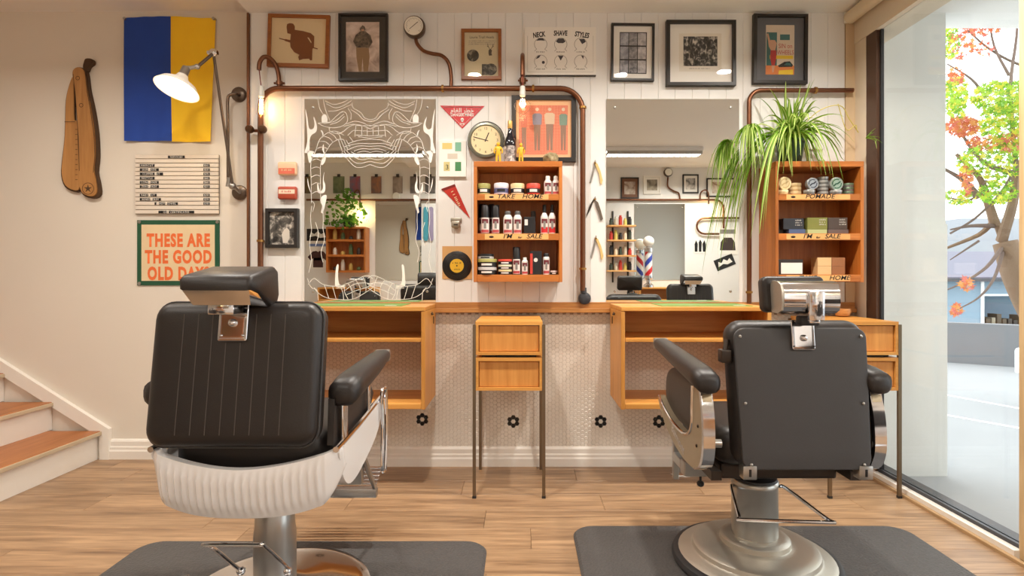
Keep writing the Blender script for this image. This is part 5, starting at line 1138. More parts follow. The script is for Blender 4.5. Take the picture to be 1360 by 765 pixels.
def can(px0, px1, pyt, zb_, Y, capf, cap, body, word, name='spray_can', cat='can', capr=.97, shoulder=.0, red=0.0, group=None):
    x, r, h = geom(px0, px1, pyt, zb_, Y); t = thing(name, word, cat, (x, Y, zb_), group)
    hb = h*(1-capf)
    obj('body', MB().lathe([(r*.94, 0), (r, h*.02), (r, hb-shoulder*h), (r*max(capr, .5)*1.0, hb)], (x, Y, zb_), 'Z', 22), body, t)
    obj('cap', MB().lathe([(r*capr, hb), (r*capr, h*.97), (r*capr*.86, h), (r*.01, h)], (x, Y, zb_), 'Z', 22), cap, t)
    b = patch((x, Y), r*1.012, -70, 70, zb_+hb*.05, zb_+(hb-shoulder*h)*.96); l = obj('label', b, LABW, t, smooth=False)
    hs_ = hb-shoulder*h
    obj('label_arch', patch((x, Y), r*1.02, -48, 48, zb_+hs_*.62, zb_+hs_*.88), M('label_maroon', (110, 40, 48), .5), l, smooth=False)
    obj('label_base', patch((x, Y), r*1.02, -60, 60, zb_+hs_*.07, zb_+hs_*(.4 if red else .24)), RED if red else CLRP, l, smooth=False)
    obj('label_figure', patch((x, Y), r*1.026, -18, 18, zb_+hs_*.3, zb_+hs_*.74), GREYI, l, smooth=False)
def carton(px0, px1, pyt, zb_, Y, dep, m, word, band=None, name='product_box', cat='box', group=None, zpx=None, txt=None):
    x0, x1 = WX(px0, Y), WX(px1, Y); z1 = WZ(pyt, Y); t = thing(name, word, cat, ((x0+x1)/2, Y+dep/2, zb_), group)
    obj('carton', MB().rbox(x0, x1, Y, Y+dep, zb_, z1, .0012), m, t, smooth=False)
    if band:
        fx0, fx1, fz0, fz1, bm2 = band
        obj('printed_panel', MB().pz([(x0+(x1-x0)*fx0, zb_+(z1-zb_)*fz0), (x0+(x1-x0)*fx1, zb_+(z1-zb_)*fz0), (x0+(x1-x0)*fx1, zb_+(z1-zb_)*fz1), (x0+(x1-x0)*fx0, zb_+(z1-zb_)*fz1)], Y-.0006), bm2, t, smooth=False)
    if txt: marks(x0+(x1-x0)*.74, Y-.001, zb_+(z1-zb_)*.76, .035, .008, M('box_text', (206, 204, 196), .6), t, rows=3)
    return t
YI = -.165
g1 = 'products on the take home shelf'
jar(634, 651.5, 244.5, ct[0], YI, M('lid_olive', (156, 150, 82), .4), M('jar_olive', (176, 168, 100), .4), BLACK, 'olive lidded pomade jar, first on the take home shelf', group=g1)
jar(656, 675.6, 244, ct[0], YI, M('lid_lilac', (222, 216, 222), .4), M('jar_lilac', (216, 210, 222), .4), M('label_indigo', (92, 92, 130), .4), 'white and indigo pomade jar, second on the take home shelf', group=g1)
jar(678, 696.6, 244.5, ct[0], YI, M('lid_cream', (226, 200, 150), .4), M('jar_cream', (230, 214, 176), .4), BLACK, 'cream lidded pomade jar, third on the take home shelf', group=g1)
jar(699, 717.5, 244.5, ct[0], YI, M('lid_red', (214, 76, 58), .4), M('jar_red', (196, 44, 40), .4), BLACK, 'red lidded pomade jar, fourth on the take home shelf', group=g1)
can(722.6, 732.6, 234, ct[0], YI, .2, WHP, WHP, 'left white bottle with red label on the take home shelf', 'tonic_bottle', 'bottle', .62, .1, group=g1)
can(733.6, 742.6, 234, ct[0], YI, .2, WHP, WHP, 'right white bottle with red label on the take home shelf', 'tonic_bottle', 'bottle', .62, .1, group=g1)
g2 = 'products on the middle shelf between the mirrors'
can(639, 650, 272.5, ct[1], YI-.005, .42, BKP, BKP, 'left tall black capped spray can on the middle product shelf', group=g2)
can(653.6, 663.4, 272.5, ct[1], YI-.005, .42, BKP, BKP, 'right tall black capped spray can on the middle product shelf', group=g2)
can(636, 646, 271.5, ct[1], YI+.07, .42, BKP, BKP, 'black capped can standing behind the left tall spray can', group=g2)
can(648.5, 657, 271.5, ct[1], YI+.07, .42, BKP, BKP, 'black capped can standing behind the gap of the tall spray cans', group=g2)
can(668.5, 680.6, 280.5, ct[1], YI, .17, M('cap_grey', (84, 82, 80), .4), WHP, 'left white squat bottle with grey cap on the middle product shelf', 'shampoo_bottle', 'bottle', .66, .12, group=g2)
can(682, 693, 280.5, ct[1], YI, .17, M('cap_grey'), WHP, 'right white squat bottle with grey cap on the middle product shelf', 'shampoo_bottle', 'bottle', .66, .12, group=g2)
carton(695.8, 711, 288, ct[1], YI-.02, .05, BKP, 'square black carton on the middle product shelf', (.06, .34, .5, .85, LABW), group=g2)
can(705, 711.5, 280.5, ct[1], YI+.07, .4, M('cap_grey'), BKP, 'slim grey capped bottle behind the square black carton', 'slim_bottle', 'bottle', group=g2)
can(718, 728, 272, ct[1], YI, .28, BKP, WHP, 'left red based bottle with thin black cap on the middle product shelf', 'tonic_bottle', 'bottle', .5, .14, 1, group=g2)
can(728.4, 738, 272, ct[1], YI, .28, BKP, WHP, 'right red based bottle with thin black cap on the middle product shelf', 'tonic_bottle', 'bottle', .5, .14, 1, group=g2)
g3 = 'products on the bottom shelf between the mirrors'
z = ct[2]; hh = lambda a, b: (b-a)*(DIST+YI)/F_PX
jar(634, 660, 355, z, YI, M('lid_silver', (196, 192, 190), .35), BKP, BLACK, 'wide black tin with silver lid at the foot of the left stack', group=g3); z += hh(355, 364.6)
jar(634, 660, 344, z, YI, M('lid_olive'), BKP, BLACK, 'wide black tin with olive lid in the middle of the left stack', group=g3); z += hh(344.5, 355)
jar(634, 656, 337.5, z, YI, BKP, BKP, M('label_silver', (186, 182, 180), .4), 'smaller black tin on top of the left stack', group=g3)
z = ct[2]
jar(661.5, 680, 358, z, YI, M('lid_cream'), BKP, BLACK, 'narrow tin at the foot of the red topped stack', group=g3); z += hh(358, 364.6)
jar(661.5, 680, 351.6, z, YI, M('lid_cream2', (222, 212, 182), .4), BKP, BLACK, 'cream lidded tin in the middle of the red topped stack', group=g3); z += hh(351.6, 358)
jar(661.5, 680, 344.5, z, YI, M('lid_red'), BKP, BLACK, 'red lidded tin on top of the red topped stack', group=g3)
can(681, 691, 328, ct[2], YI, .42, BKP, BKP, 'tall black capped spray can on the bottom product shelf', group=g3)
can(692.8, 701.4, 342, ct[2], YI, .14, WHP, WHP, 'short white bottle with side label on the bottom product shelf', 'small_bottle', 'bottle', .6, .08, group=g3)
b_ = carton(704, 719.5, 333.5, ct[2], YI-.02, .06, BKP, 'tall black carton with red edge on the bottom product shelf', (.0, .22, .04, .9, M('carton_red', (196, 60, 48), .5)), group=g3)
x_0 = WX(709, YI-.02); obj('round_print', MB().disc((WX(711.5, YI-.02), ct[2]+.08), .011, YI-.0212, 16), LABW, b_, smooth=False)
can(721, 730, 336.5, ct[2], YI, .16, BKP, WHP, 'white labelled bottle with black cap at the right of the bottom shelf', 'tonic_bottle', 'bottle', .8, .06, group=g3)
jar(731, 740.5, 359.5, ct[2], YI, M('lid_pink', (222, 196, 190), .4), BKP, BLACK, 'small low tin at the right end of the bottom shelf', group=g3)
# on top of the middle shelf
Yt = -.12
x = WX(677.5, Yt); t = thing('liquor_bottle', 'dark glass bottle with gold cap and picture label on the shelf top', 'bottle', (x, Yt, CT))
s_ = (DIST+Yt)/F_PX; k = lambda py: (213.5-py)*s_
obj('glass_body', MB().lathe([(.030, 0), (.034, .006), (.034, k(186)), (.030, k(182)), (.016, k(174)), (.0115, k(168)), (.0115, k(162))], (x, Yt, CT), 'Z', 28), M('dark_bottle_glass', (22, 22, 30), .08, coat=.5), t)
obj('gold_cap', MB().lathe([(.0125, k(166)), (.0135, k(164)), (.0135, k(157)), (.012, k(155.7)), (.001, k(155.5))], (x, Yt, CT), 'Z', 20), M('gold_foil', (206, 170, 96), .35, .6), t)
l = obj('label', patch((x, Yt), .0346, -75, 75, CT+.012, CT+k(190)), blotch('bottle_label', [(60, 54, 52), (150, 140, 136), (222, 214, 206)], 45), t, smooth=False)
obj('neck_band', MB().lathe([(.0122, k(172)), (.0122, k(169))], (x, Yt, CT), 'Z', 18), LABW, t)
YEL = M('figure_yellow', (228, 178, 44), .45)
def figurine(px, pyt, lab, wide):
    x = WX(px, Yt-.03); y = Yt-.03; h = WZ(pyt, y)-CT; w = wide*(DIST+y)/F_PX/2
    t = thing('toy_figure', lab, 'figurine', (x, y, CT), 'yellow toy figures')
    V = [(0, .46), (0, .62), (0, .76), (0, .83), (-.3, .44), (-.34, .22), (-.36, .05), (.3, .44), (.34, .22), (.36, .05), (-.55, .74), (-.85, .60), (-.72, .46), (.55, .74), (.85, .60), (.72, .46)]
    me = bpy.data.meshes.new('body'); vs = [(u*w, 0, v*h) for u, v in V]
    es = [(0, 1), (1, 2), (2, 3), (0, 4), (4, 5), (5, 6), (0, 7), (7, 8), (8, 9), (2, 10), (10, 11), (11, 12), (2, 13), (13, 14), (14, 15)]
    rad = [.4, .44, .5, .25, .3, .28, .26, .3, .28, .26, .27, .22, .2, .27, .22, .2]
    me.from_pydata(vs, es, []); me.materials.append(YEL)
    o = bpy.data.objects.new('body', me); COL.objects.link(o); o.parent = t; OFF[o.name] = Vector((0, 0, 0))
    sk2 = o.modifiers.new('skin', 'SKIN'); sk2.use_smooth_shade = True
    for i, sv in enumerate(me.skin_vertices[0].data): sv.radius = (rad[i]*w, rad[i]*w*.9); sv.use_root = (i == 0)
    sb = o.modifiers.new('sub', 'SUBSURF'); sb.levels = 1; sb.render_levels = 1
    obj('head', MB().ball((x, y, CT+h*.91), w*.4, w*.38, h*.095, 14, 10), YEL, t)
    for s in (-1, 1): obj('boot', MB().ball((x+s*.36*w, y-.003, CT+.006), w*.26, w*.4, .006, 10, 6), YEL, t)
figurine(661.8, 189, 'wider yellow toy figure standing left of the dark bottle', 13)
figurine(692, 190, 'slimmer yellow toy figure standing right of the dark bottle', 11)
bm = bmesh.new(); bmesh.ops.create_icosphere(bm, subdivisions=3, radius=1.0)
rx, rz = (743-722)/2*(DIST+Yt)/F_PX, (213.4-197)*(DIST+Yt)/F_PX/2
from mathutils import noise as mnoise
for v in bm.verts:
    n = mnoise.noise(v.co*1.7)*.35+mnoise.noise(v.co*4.1)*.16
    v.co = Vector((v.co.x*rx*(1+n*.5), v.co.y*.03*(1+n), v.co.z*rz*(1+n*.5)))
zmin = min(v.co.z for v in bm.verts)
mb = MB(); bm.verts.index_update(); xc = WX(732, Yt)
mb.add([(v.co.x+xc, v.co.y+Yt, max(v.co.z, zmin*.86)-zmin*.86+CT) for v in bm.verts], [[v.index for v in f.verts] for f in bm.faces]); bm.free()
solo('stone', mb, blotch('mossy_stone', [(96, 84, 56), (150, 136, 100), (184, 172, 138)], 30, rough=.8), 'rough grey green stone on the shelf top', 'stone')
# right shelf: pomade tins
g4 = 'pomade tins on the pomade shelf'
def tin_lying(px0, px1, pyt, zb_, Y, m1, m2, lab, n=1):
    z = zb_; x, r, h = geom(px0, px1, pyt, zb_, Y); hk = h/n
    for k in range(n):
        t = thing('pomade_tin', lab if n == 1 else '%s, %s in its stack' % (lab, ['lowest', 'second', 'third', 'fourth', 'fifth'][k] if k < n-1 else 'topmost'), 'tin', (x, Y, z), g4)
        obj('case', MB().lathe([(r*.96, 0), (r*.98, hk*.05), (r*.98, hk*.5)], (x, Y, z), 'Z', 22), m1, t); obj('lid', MB().lathe([(r, hk*.5), (r, hk*.93), (r*.96, hk*.995), (r*.01, hk*.995)], (x, Y, z), 'Z', 22), m2, t); z += hk
def tin_upright(px, py, rpx, Y, m1, m2, lab, mark):
    c = W(px, py, Y); r = rpx*(DIST+Y)/F_PX; t = thing('pomade_tin', lab, 'tin', (c.x, Y, c.z-r), g4)
    obj('case', MB().lathe([(r*.96, .012), (r*.98, .0), (r, -.002), (r, -.012), (r*.93, -.014), (r*.9, -.0125), (r*.01, -.0125)], c, 'Y', 32), m1, t)
    f = obj('lid_face', MB().disc((c.x, c.z), r*.9, Y-.0132, 28), m2, t, smooth=False)
    obj('lid_print', MB().line([(c.x-r*.5, c.z-r*.35), (c.x-r*.1, c.z), (c.x+r*.1, c.z), (c.x+r*.55, c.z+r*.35)], r*.22, Y-.0136).line([(c.x+r*.66*math.cos(math.radians(a)), c.z+r*.66*math.sin(math.radians(a))) for a in range(60, 200, 12)], r*.14, Y-.0136).line([(c.x+r*.66*math.cos(math.radians(a)), c.z+r*.66*math.sin(math.radians(a))) for a in range(240, 380, 12)], r*.14, Y-.0136), mark, f, smooth=False)
CRM, CRL = M('tin_cream', (214, 186, 134), .4), M('tin_cream_lid', (232, 210, 164), .4); GRY, GRL = M('tin_grey', (124, 124, 122), .35, .4), M('tin_grey_lid', (168, 170, 168), .35, .4); GN = M('tin_green', (96, 116, 92), .4, .3)
YR = -.16
tin_lying(1032, 1046.5, 252.8, rt[0], YR-.01, CRM, CRL, 'cream pomade tin lying under the upright cream tin')
tin_upright(1041, 244, 8.6, YR-.012, CRL, M('face_cream', (226, 206, 160), .5), 'upright cream pomade tin at the left of the pomade shelf', M('mark_tan', (196, 168, 116), .5))
tin_lying(1047.5, 1063.5, 244, rt[0], YR+.03, CRM, CRL, 'cream pomade tin', 3)
tin_lying(1067.5, 1081.5, 252.5, rt[0], YR-.01, GRY, GRL, 'grey pomade tin lying under the upright blue grey tin')
tin_upright(1078, 244.3, 7.9, YR-.012, GRL, M('face_bluegrey', (150, 158, 168), .5), 'upright blue grey pomade tin in the middle of the pomade shelf', M('mark_navy', (40, 44, 58), .5))
tin_lying(1085, 1099.5, 235.5, rt[0], YR+.02, GRY, GRL, 'grey pomade tin', 5)
tin_lying(1102.5, 1117.5, 252.8, rt[0], YR-.01, GRY, GRL, 'grey pomade tin lying under the upright green tin')
tin_upright(1109.6, 244.6, 8.8, YR-.012, GRL, M('face_green', (146, 166, 152), .5), 'upright green pomade tin at the right of the pomade shelf', M('mark_green', (24, 78, 56), .5))
tin_lying(1119.5, 1133, 244, rt[0], YR+.02, GRY, GN, 'green lidded pomade tin', 3)
g5 = 'boxes on the right shelf'
NAVY, OLV, BRN = M('carton_navy', (42, 46, 54), .5), M('carton_olive', (126, 128, 62), .5), M('carton_brown', (78, 66, 60), .5)
z2 = rt[1]; hz = WZ(304.5, YR)-z2
carton(1048, 1069.6, 304.5, z2, YR-.005, .08, M('carton_blue', (74, 92, 128), .5), 'flat blue box under the navy box', group=g5)
carton(1072.8, 1098.5, 304.7, z2, YR-.005, .08, M('carton_pale_green', (176, 186, 132), .5), 'flat pale green box under the olive box', group=g5)
carton(1100, 1127, 304.7, z2, YR-.005, .08, M('carton_taupe', (104, 88, 84), .5), 'flat taupe box under the dark brown box', group=g5)
carton(1040.5, 1067.6, 290, z2+hz, YR, .07, NAVY, 'navy box with pale lettering on the middle right shelf', txt=1, group=g5)
carton(1072.5, 1099, 289, z2+hz, YR, .07, OLV, 'olive box with pale lettering on the middle right shelf', txt=1, group=g5)
carton(1100, 1125.5, 289, z2+hz, YR, .07, BRN, 'dark brown box with pale lettering on the middle right shelf', txt=1, group=g5)
carton(1032.5, 1041, 298, z2, YR+.04, .06, BKP, 'small black box at the left end of the middle right shelf', group=g5)
carton(1034, 1066.6, 344.5, rt[2], YR-.01, .07, M('carton_black', (44, 38, 36), .5), 'long black box with white front panel on the bottom right shelf', (.1, .97, .06, .78, WHITE), group=g5)
za = rt[2]; hz = WZ(353.5, YR)-za; LBX, DBX = M('carton_sand', (224, 186, 134), .6), M('carton_tan', (156, 104, 66), .6)
carton(1086, 1104.4, 353.5, za, YR, .07, LBX, 'lower sand coloured box on the bottom right shelf', group=g5); carton(1105, 1122.5, 353.5, za, YR, .07, DBX, 'lower tan box on the bottom right shelf', group=g5)
carton(1086, 1104.4, 342, za+hz+.0005, YR, .07, LBX, 'upper sand coloured box on the bottom right shelf', group=g5); carton(1105, 1122.5, 342, za+hz+.0005, YR, .07, DBX, 'upper tan box on the bottom right shelf', group=g5)
# wooden shaving bowl by the window, on the drawer stand
t = thing('shaving_bowl', 'small turned wooden bowl on the ledge by the window', 'bowl', (1.8, -.12, .869))
obj('bowl', MB().lathe([(.02, 0), (.034, .006), (.042, .03), (.04, .045), (.035, .045), (.03, .02), (.001, .012)], (1.775, -.14, .869), 'Z', 24), wood('bowl_wood', (176, 112, 56), (212, 154, 92), 'X', .4), t)

# ================================================================== SPIDER PLANT
px0 = WX(1050, -.12); P0 = Vector((px0, -.115, RT))
pl = thing('spider_plant', 'potted spider plant with long arching striped leaves on the right shelf', 'plant', P0)
obj('pot', MB().lathe([(.052, 0), (.056, .004), (.074, .115), (.08, .118), (.08, .132), (.072, .132), (.068, .12), (.001, .115)], P0, 'Z', 28), M('dark_green_pot', (34, 62, 40), .4), pl)
obj('soil', MB().lathe([(.001, .118), (.069, .118), (.069, .121), (.001, .125)], P0, 'Z', 18), M('soil', (58, 44, 34), .95), pl)
LG, LE = leafmat('spider_green', (122, 164, 48)), leafmat('spider_pale', (214, 226, 140))
def strap(p0, az, el, ln, droop, wd, sway=0.0, n=9):
    pts = []; vx, vy = math.cos(az), math.sin(az)
    for i in range(n+1):
        s = i/n; h = ln*(s*math.cos(el)+.0); zz = ln*(s*math.sin(el)-droop*s*s)
        a = az+sway*s
        q = Vector((p0.x+math.cos(a)*h*(1-.25*s*min(1, droop)), p0.y+math.sin(a)*h*(1-.25*s*min(1, droop)), p0.z+zz))
        q.y = min(q.y, -.012)
        if RX0-.012 < q.x < RX0+.49 and q.y > SF-.012 and q.z < RT+.008 and p0.z > RT:
            if q.y < -.17: q.y = SF-.014
            else: q.z = RT+.008+.004*random.random()
        if q.x > XW-.02: q.x = XW-.02
        pts.append(q)
    vs = []; fs = []; mi = []
    for i, q in enumerate(pts):
        s = i/n; t_ = (pts[min(i+1, n)]-pts[max(i-1, 0)]).normalized()
        sd = t_.cross(Vector((0, 0, 1)))
        if sd.length < .05: sd = Vector((-math.sin(az), math.cos(az), 0))
        sd.normalize(); up = sd.cross(t_)
        w = wd*(.55+.45*min(1, s*5))*(1-s**3)*.5+.0004
        vs += [q-sd*w+up*w*.5, q-sd*w*.38, q+sd*w*.38, q+sd*w+up*w*.5]
    mb = MB()
    mb.v = [tuple(v) for v in vs]
    for i in range(n):
        for j in range(3): mb.f.append((i*4+j, i*4+j+1, (i+1)*4+j+1, (i+1)*4+j)); mb.m.append(1 if j == 1 else 0)
    return mb
R_ = random.Random(3)
O0 = P0+Vector((0, 0, .125))
def add_leaf(p0, az, el, ln, dr, wd, sw=0.0): obj('leaf', strap(p0, az, el, ln, dr, wd, sw), [LG, LE], pl, angle=80)
for i in range(118):
    r = R_.random(); az = math.radians(R_.choice([R_.gauss(195, 30), R_.gauss(250, 30), R_.uniform(0, 360), R_.gauss(330, 30)]))
    if math.sin(az) > .3: az = -az
    el = math.radians(R_.uniform(35, 88)); ln = R_.uniform(.30, .52); dr = R_.uniform(.5, 1.5) if el < 1.2 else R_.uniform(.25, .8)
    p = O0+Vector((R_.uniform(-.03, .03), R_.uniform(-.03, .02), 0)); add_leaf(p, az, el, ln, dr, R_.uniform(.013, .021), R_.uniform(-.4, .4))
for i in range(16):
    az = math.radians(R_.uniform(165, 235)); add_leaf(O0+Vector((-.03, -.02, 0)), az, math.radians(R_.uniform(30, 60)), R_.uniform(.5, .62), R_.uniform(1.35, 1.8), R_.uniform(.015, .022), R_.uniform(-.3, .3))
PB = W(998, 172, -.16)
obj('runner', MB().tube(smooth_pts([O0, O0+Vector((-.08, -.03, .05)), PB+Vector((.06, 0, .03)), PB], 5), .003, 6), LE, pl)
for i in range(30):
    az = math.radians(R_.uniform(170, 300)); 
    if math.sin(az) > .2: az = -az
    add_leaf(PB, az, math.radians(R_.uniform(20, 70)), R_.uniform(.12, .25), R_.uniform(1.5, 2.2), R_.uniform(.011, .017), R_.uniform(-.4, .4))
obj('runner', MB().tube(smooth_pts([O0, O0+Vector((.12, -.04, .15)), W(1115, 140, -.15), W(1128, 158, -.12), W(1140, 176, -.1)], 5), .0025, 6), M('runner_straw', (206, 190, 96), .6), pl)
obj('runner', MB().tube(smooth_pts([W(1113, 138, -.15), W(1124, 172, -.12), W(1136, 166, -.12), W(1138, 172, -.12)], 5), .0022, 6), M('runner_straw'), pl)
for i in range(9): add_leaf(W(1150, 184, -.2), math.radians(R_.uniform(180, 360)), math.radians(R_.uniform(-20, 70)), R_.uniform(.05, .11), R_.uniform(.2, .6), .008)
# white panel behind the plant
a, b = W(1056, 199), W(1092, 155); t = thing('white_panel', 'blank white panel on the boards behind the spider plant', 'panel', ((a.x+b.x)/2, 0, a.z))
obj('plate', MB().rbox(a.x, b.x, -.016, -.001, a.z, b.z, .003), WHITE, t, smooth=False)
obj('knob', MB().ball(((a.x+b.x)/2-.03, -.018, a.z+.02), .006, .004, .006), STEEL, t)

# ================================================================== THE OPPOSITE WALL, SEEN IN THE MIRRORS
RY = -4.6
VD = DIST - RY                              # distance of the opposite wall behind the glass
def RW(px, py): return ((px-VPX)*VD/F_PX, EYE-(py-VPY)*VD/F_PX)
def rr(px0, py0, px1, py1):
    a, b = RW(px0, py1), RW(px1, py0); return a[0], a[1], b[0], b[1]
def rframe(px0, py0, px1, py1, label, fm, mount, pic, bw_=.018, name='framed_picture', cat='picture'):
    x0, z0, x1, z1 = rr(px0, py0, px1, py1); t = thing(name, label, cat, ((x0+x1)/2, RY, (z0+z1)/2), 'pictures on the opposite wall')
    obj('frame', MB().box(x0, x1, RY+.001, RY+.02, z0, z0+bw_).box(x0, x1, RY+.001, RY+.02, z1-bw_, z1).box(x0, x0+bw_, RY+.001, RY+.02, z0+bw_, z1-bw_).box(x1-bw_, x1, RY+.001, RY+.02, z0+bw_, z1-bw_), fm, t, smooth=False)
    obj('mount', MB().box(x0+bw_, x1-bw_, RY+.001, RY+.01, z0+bw_, z1-bw_), mount, t, smooth=False)
    mx, mz = (x1-x0)*.2, (z1-z0)*.2
    obj('print', MB().box(x0+mx, x1-mx, RY+.01, RY+.0108, z0+mz, z1-mz), pic, t, smooth=False)
    return t
MULTI = blotch('opposite_print_a', [(40, 60, 70), (120, 140, 120), (200, 190, 170)], 9); MULT2 = blotch('opposite_print_b', [(60, 40, 34), (150, 110, 90), (224, 214, 200)], 8)
rframe(824, 236, 848, 264, 'brown picture with white shapes seen in the plain mirror', BLACKF, M('brown_print', (126, 84, 58), .6), blotch('white_shapes', [(120, 84, 60), (222, 210, 196)], 9))
rframe(854, 234, 877, 258, 'pale print of a dark bird seen in the plain mirror', WHITE, WHITE, blotch('dark_bird', [(60, 54, 40), (200, 190, 170)], 7))
rframe(906, 232, 927, 257, 'black framed drawing seen in the plain mirror', BLACKF, WHITE, blotch('drawing', [(40, 40, 40), (226, 222, 216)], 10))
rframe(937.5, 237, 975, 262, 'wide black framed print seen in the plain mirror', BLACKF, WHITE, blotch('wide_print', [(150, 110, 80), (230, 222, 208)], 12))
cols = [((60, 84, 60), (150, 160, 120)), ((60, 130, 160), (196, 60, 54)), ((70, 80, 96), (196, 130, 80)), ((110, 90, 84), (190, 180, 168)), ((70, 72, 80), (170, 160, 150)), ((60, 70, 66), (150, 140, 140)), ((90, 60, 56), (150, 140, 90))]
names = ['green', 'blue and red', 'slate and orange', 'brown grey', 'dark grey', 'dark green', 'maroon']
for k, (a, b) in enumerate(((443, 458), (465, 479), (493.5, 507), (522, 535), (545, 558), (565, 578), (404, 413))):
    x0, z0, x1, z1 = rr(a, 234.5, b, 257); t = thing('hanging_magazine', '%s magazine cover hung in the row seen in the engraved mirror' % names[k], 'magazine', ((x0+x1)/2, RY, z0), 'magazines hung in a row')
    obj('cover', MB().box(x0, x1, RY+.004, RY+.009, z0, z1), blotch('magazine_%d' % k, cols[k], 6), t, smooth=False)
    obj('clip', MB().box((x0+x1)/2-.02, (x0+x1)/2+.02, RY+.001, RY+.014, z1-.01, z1+.03), BLACKF, t, smooth=False)
t = thing('opposite_pipe', 'long copper pipe along the opposite wall, seen in the mirrors', 'pipe', (-1, RY, 2.1))
zz = RW(0, 266)[1]; xe = RW(948, 266)[0]
obj('pipe', MB().tube([(-3.0, RY+.04, zz), (xe, RY+.04, zz)] + [(xe+.12*math.sin(math.radians(a)), RY+.04, zz-.12+.12*math.cos(math.radians(a))) for a in range(15, 91, 15)] + [(xe+.12, RY+.04, zz-.4)], .014, 10), COPPER, t)
x0, z0 = RW(925, 290); x1 = RW(985, 290)[0]; z1 = RW(0, 311)[1]
obj('loop', MB().tube([(x1, RY+.04, z0), (x0+.1, RY+.04, z0)] + [(x0+.1-(z0-z1)/2*math.sin(math.radians(a)), RY+.04, (z0+z1)/2+(z0-z1)/2*math.cos(math.radians(a))) for a in range(15, 181, 15)] + [(x0+.3, RY+.04, z1)], .014, 10), COPPER, t)
c = RW(886.5, 229.5); t = thing('pressure_gauge', 'round gauge on a bent pipe, seen in the plain mirror', 'gauge', (c[0], RY, c[1]-.08))
obj('case', MB().lathe([(.001, .001), (.06, .001), (.062, .03), (.055, .05), (.001, .048)], (c[0], RY, c[1]), 'Y', 24), M('gauge_case'), t); obj('dial', MB().disc(c, .05, RY+.0505, 24), M('dial_white'), t, smooth=False)
q = [RW(886, 236), RW(886, 248), RW(893, 254), RW(900, 257), RW(902, 265)]; obj('stem', MB().tube(smooth_pts([(a, RY+.03, b) for a, b in q], 4), .012, 8), COPPER, t)
for px, py, lab in ((937.5, 280, 'caged pipe lamp seen in the plain mirror'), (481, 282, 'bare bulb glowing in front of the hanging vine')):
    c = RW(px, py); t = thing('pipe_lamp', lab, 'lamp', (c[0], RY+.1, c[1]), 'pipe lamps on the opposite wall')
    obj('gooseneck', MB().tube(smooth_pts([(c[0]-.1, RY+.04, zz), (c[0]-.09, RY+.05, zz+.1), (c[0]-.03, RY+.08, zz+.13), (c[0], RY+.1, zz+.06), (c[0], RY+.1, c[1]+.05)], 5), .01, 8), COPPER, t)
    obj('socket', MB().lathe([(.016, 0), (.016, .06)], (c[0], RY+.1, c[1]+.02), 'Z', 12), M('ceramic_socket'), t)
    obj('bulb', MB().ball((c[0], RY+.1, c[1]-.03), .035, .035, .05), M('opposite_bulb', (255, 214, 150), emit=45.0), t)
for px0, py0, px1, py1, lab in ((842, 271, 909, 372, 'frameless mirror on the opposite wall, reflected in the plain mirror'), (499, 267, 560, 372, 'frameless mirror on the opposite wall, reflected in the engraved mirror')):
    x0, z0, x1, z1 = rr(px0, py0, px1, py1); t = thing('wall_mirror', lab, 'mirror', ((x0+x1)/2, RY, z0), 'wall mirrors')
    obj('mirror_sheet', MB().box(x0, x1, RY+.001, RY+.006, z0, z1), MIRROR, t, smooth=False)
    for x in (x0+.04, x1-.04): obj('fixing', MB().ball((x, RY+.008, z1-.05), .008, .004, .008, 10, 6), STEEL, t)
for src, px, lab in ((dR, 878, 'wooden wall desk reflected in the plain mirror'), (dL, 470, 'wooden wall desk reflected in the engraved mirror')):
    c = copy_tree(src); c.location = (RW(px, 0)[0], RY+.2-.039, src.location.z); c.rotation_euler.z = PI; c['label'] = lab
# product rack
t = thing('product_rack', 'bracket shelving of small products reflected in the plain mirror', 'shelf', (RW(822, 300)[0], RY, 1.2))
x0, x1 = RW(804, 0)[0], RW(841, 0)[0]; gp = 'products on the opposite rack'
for s in (x0+.1, x1-.08): obj('upright', MB().box(s-.01, s+.01, RY+.001, RY+.02, 1.0, 2.0), BLACKF, t, smooth=False)
for k, py in enumerate((300.5, 319.5, 339.5, 359)):
    z = RW(0, py)[1]; obj('board', MB().rbox(x0, x1, RY+.021, RY+.2, z-.02, z, .002), LABELW, t, smooth=False)
    for i in range(5):
        xx = x0+.06+i*.065; cl = [(60, 70, 60), (200, 196, 180), (190, 60, 50), (210, 200, 110), (40, 40, 44), (230, 214, 190)][(i+2*k) % 6]
        solo('rack_product', MB().lathe([(.024, 0), (.025, .02), (.025, .07+.02*((i+k) % 3)), (.016, .08+.02*((i+k) % 3)), (.016, .1+.02*((i+k) % 3)), (.001, .1+.02*((i+k) % 3))], (xx, RY+.11, z), 'Z', 12), M('rack_%d%d%d' % cl, cl, .5), '%s small bottle, %s on the %s shelf of the reflected rack' % ({60: 'dark green', 200: 'pale grey', 190: 'red', 210: 'yellow', 40: 'black', 230: 'cream'}[cl[0]], ['first', 'second', 'third', 'fourth', 'fifth'][i], ['top', 'upper middle', 'lower middle', 'bottom'][k]), 'bottle', gp)
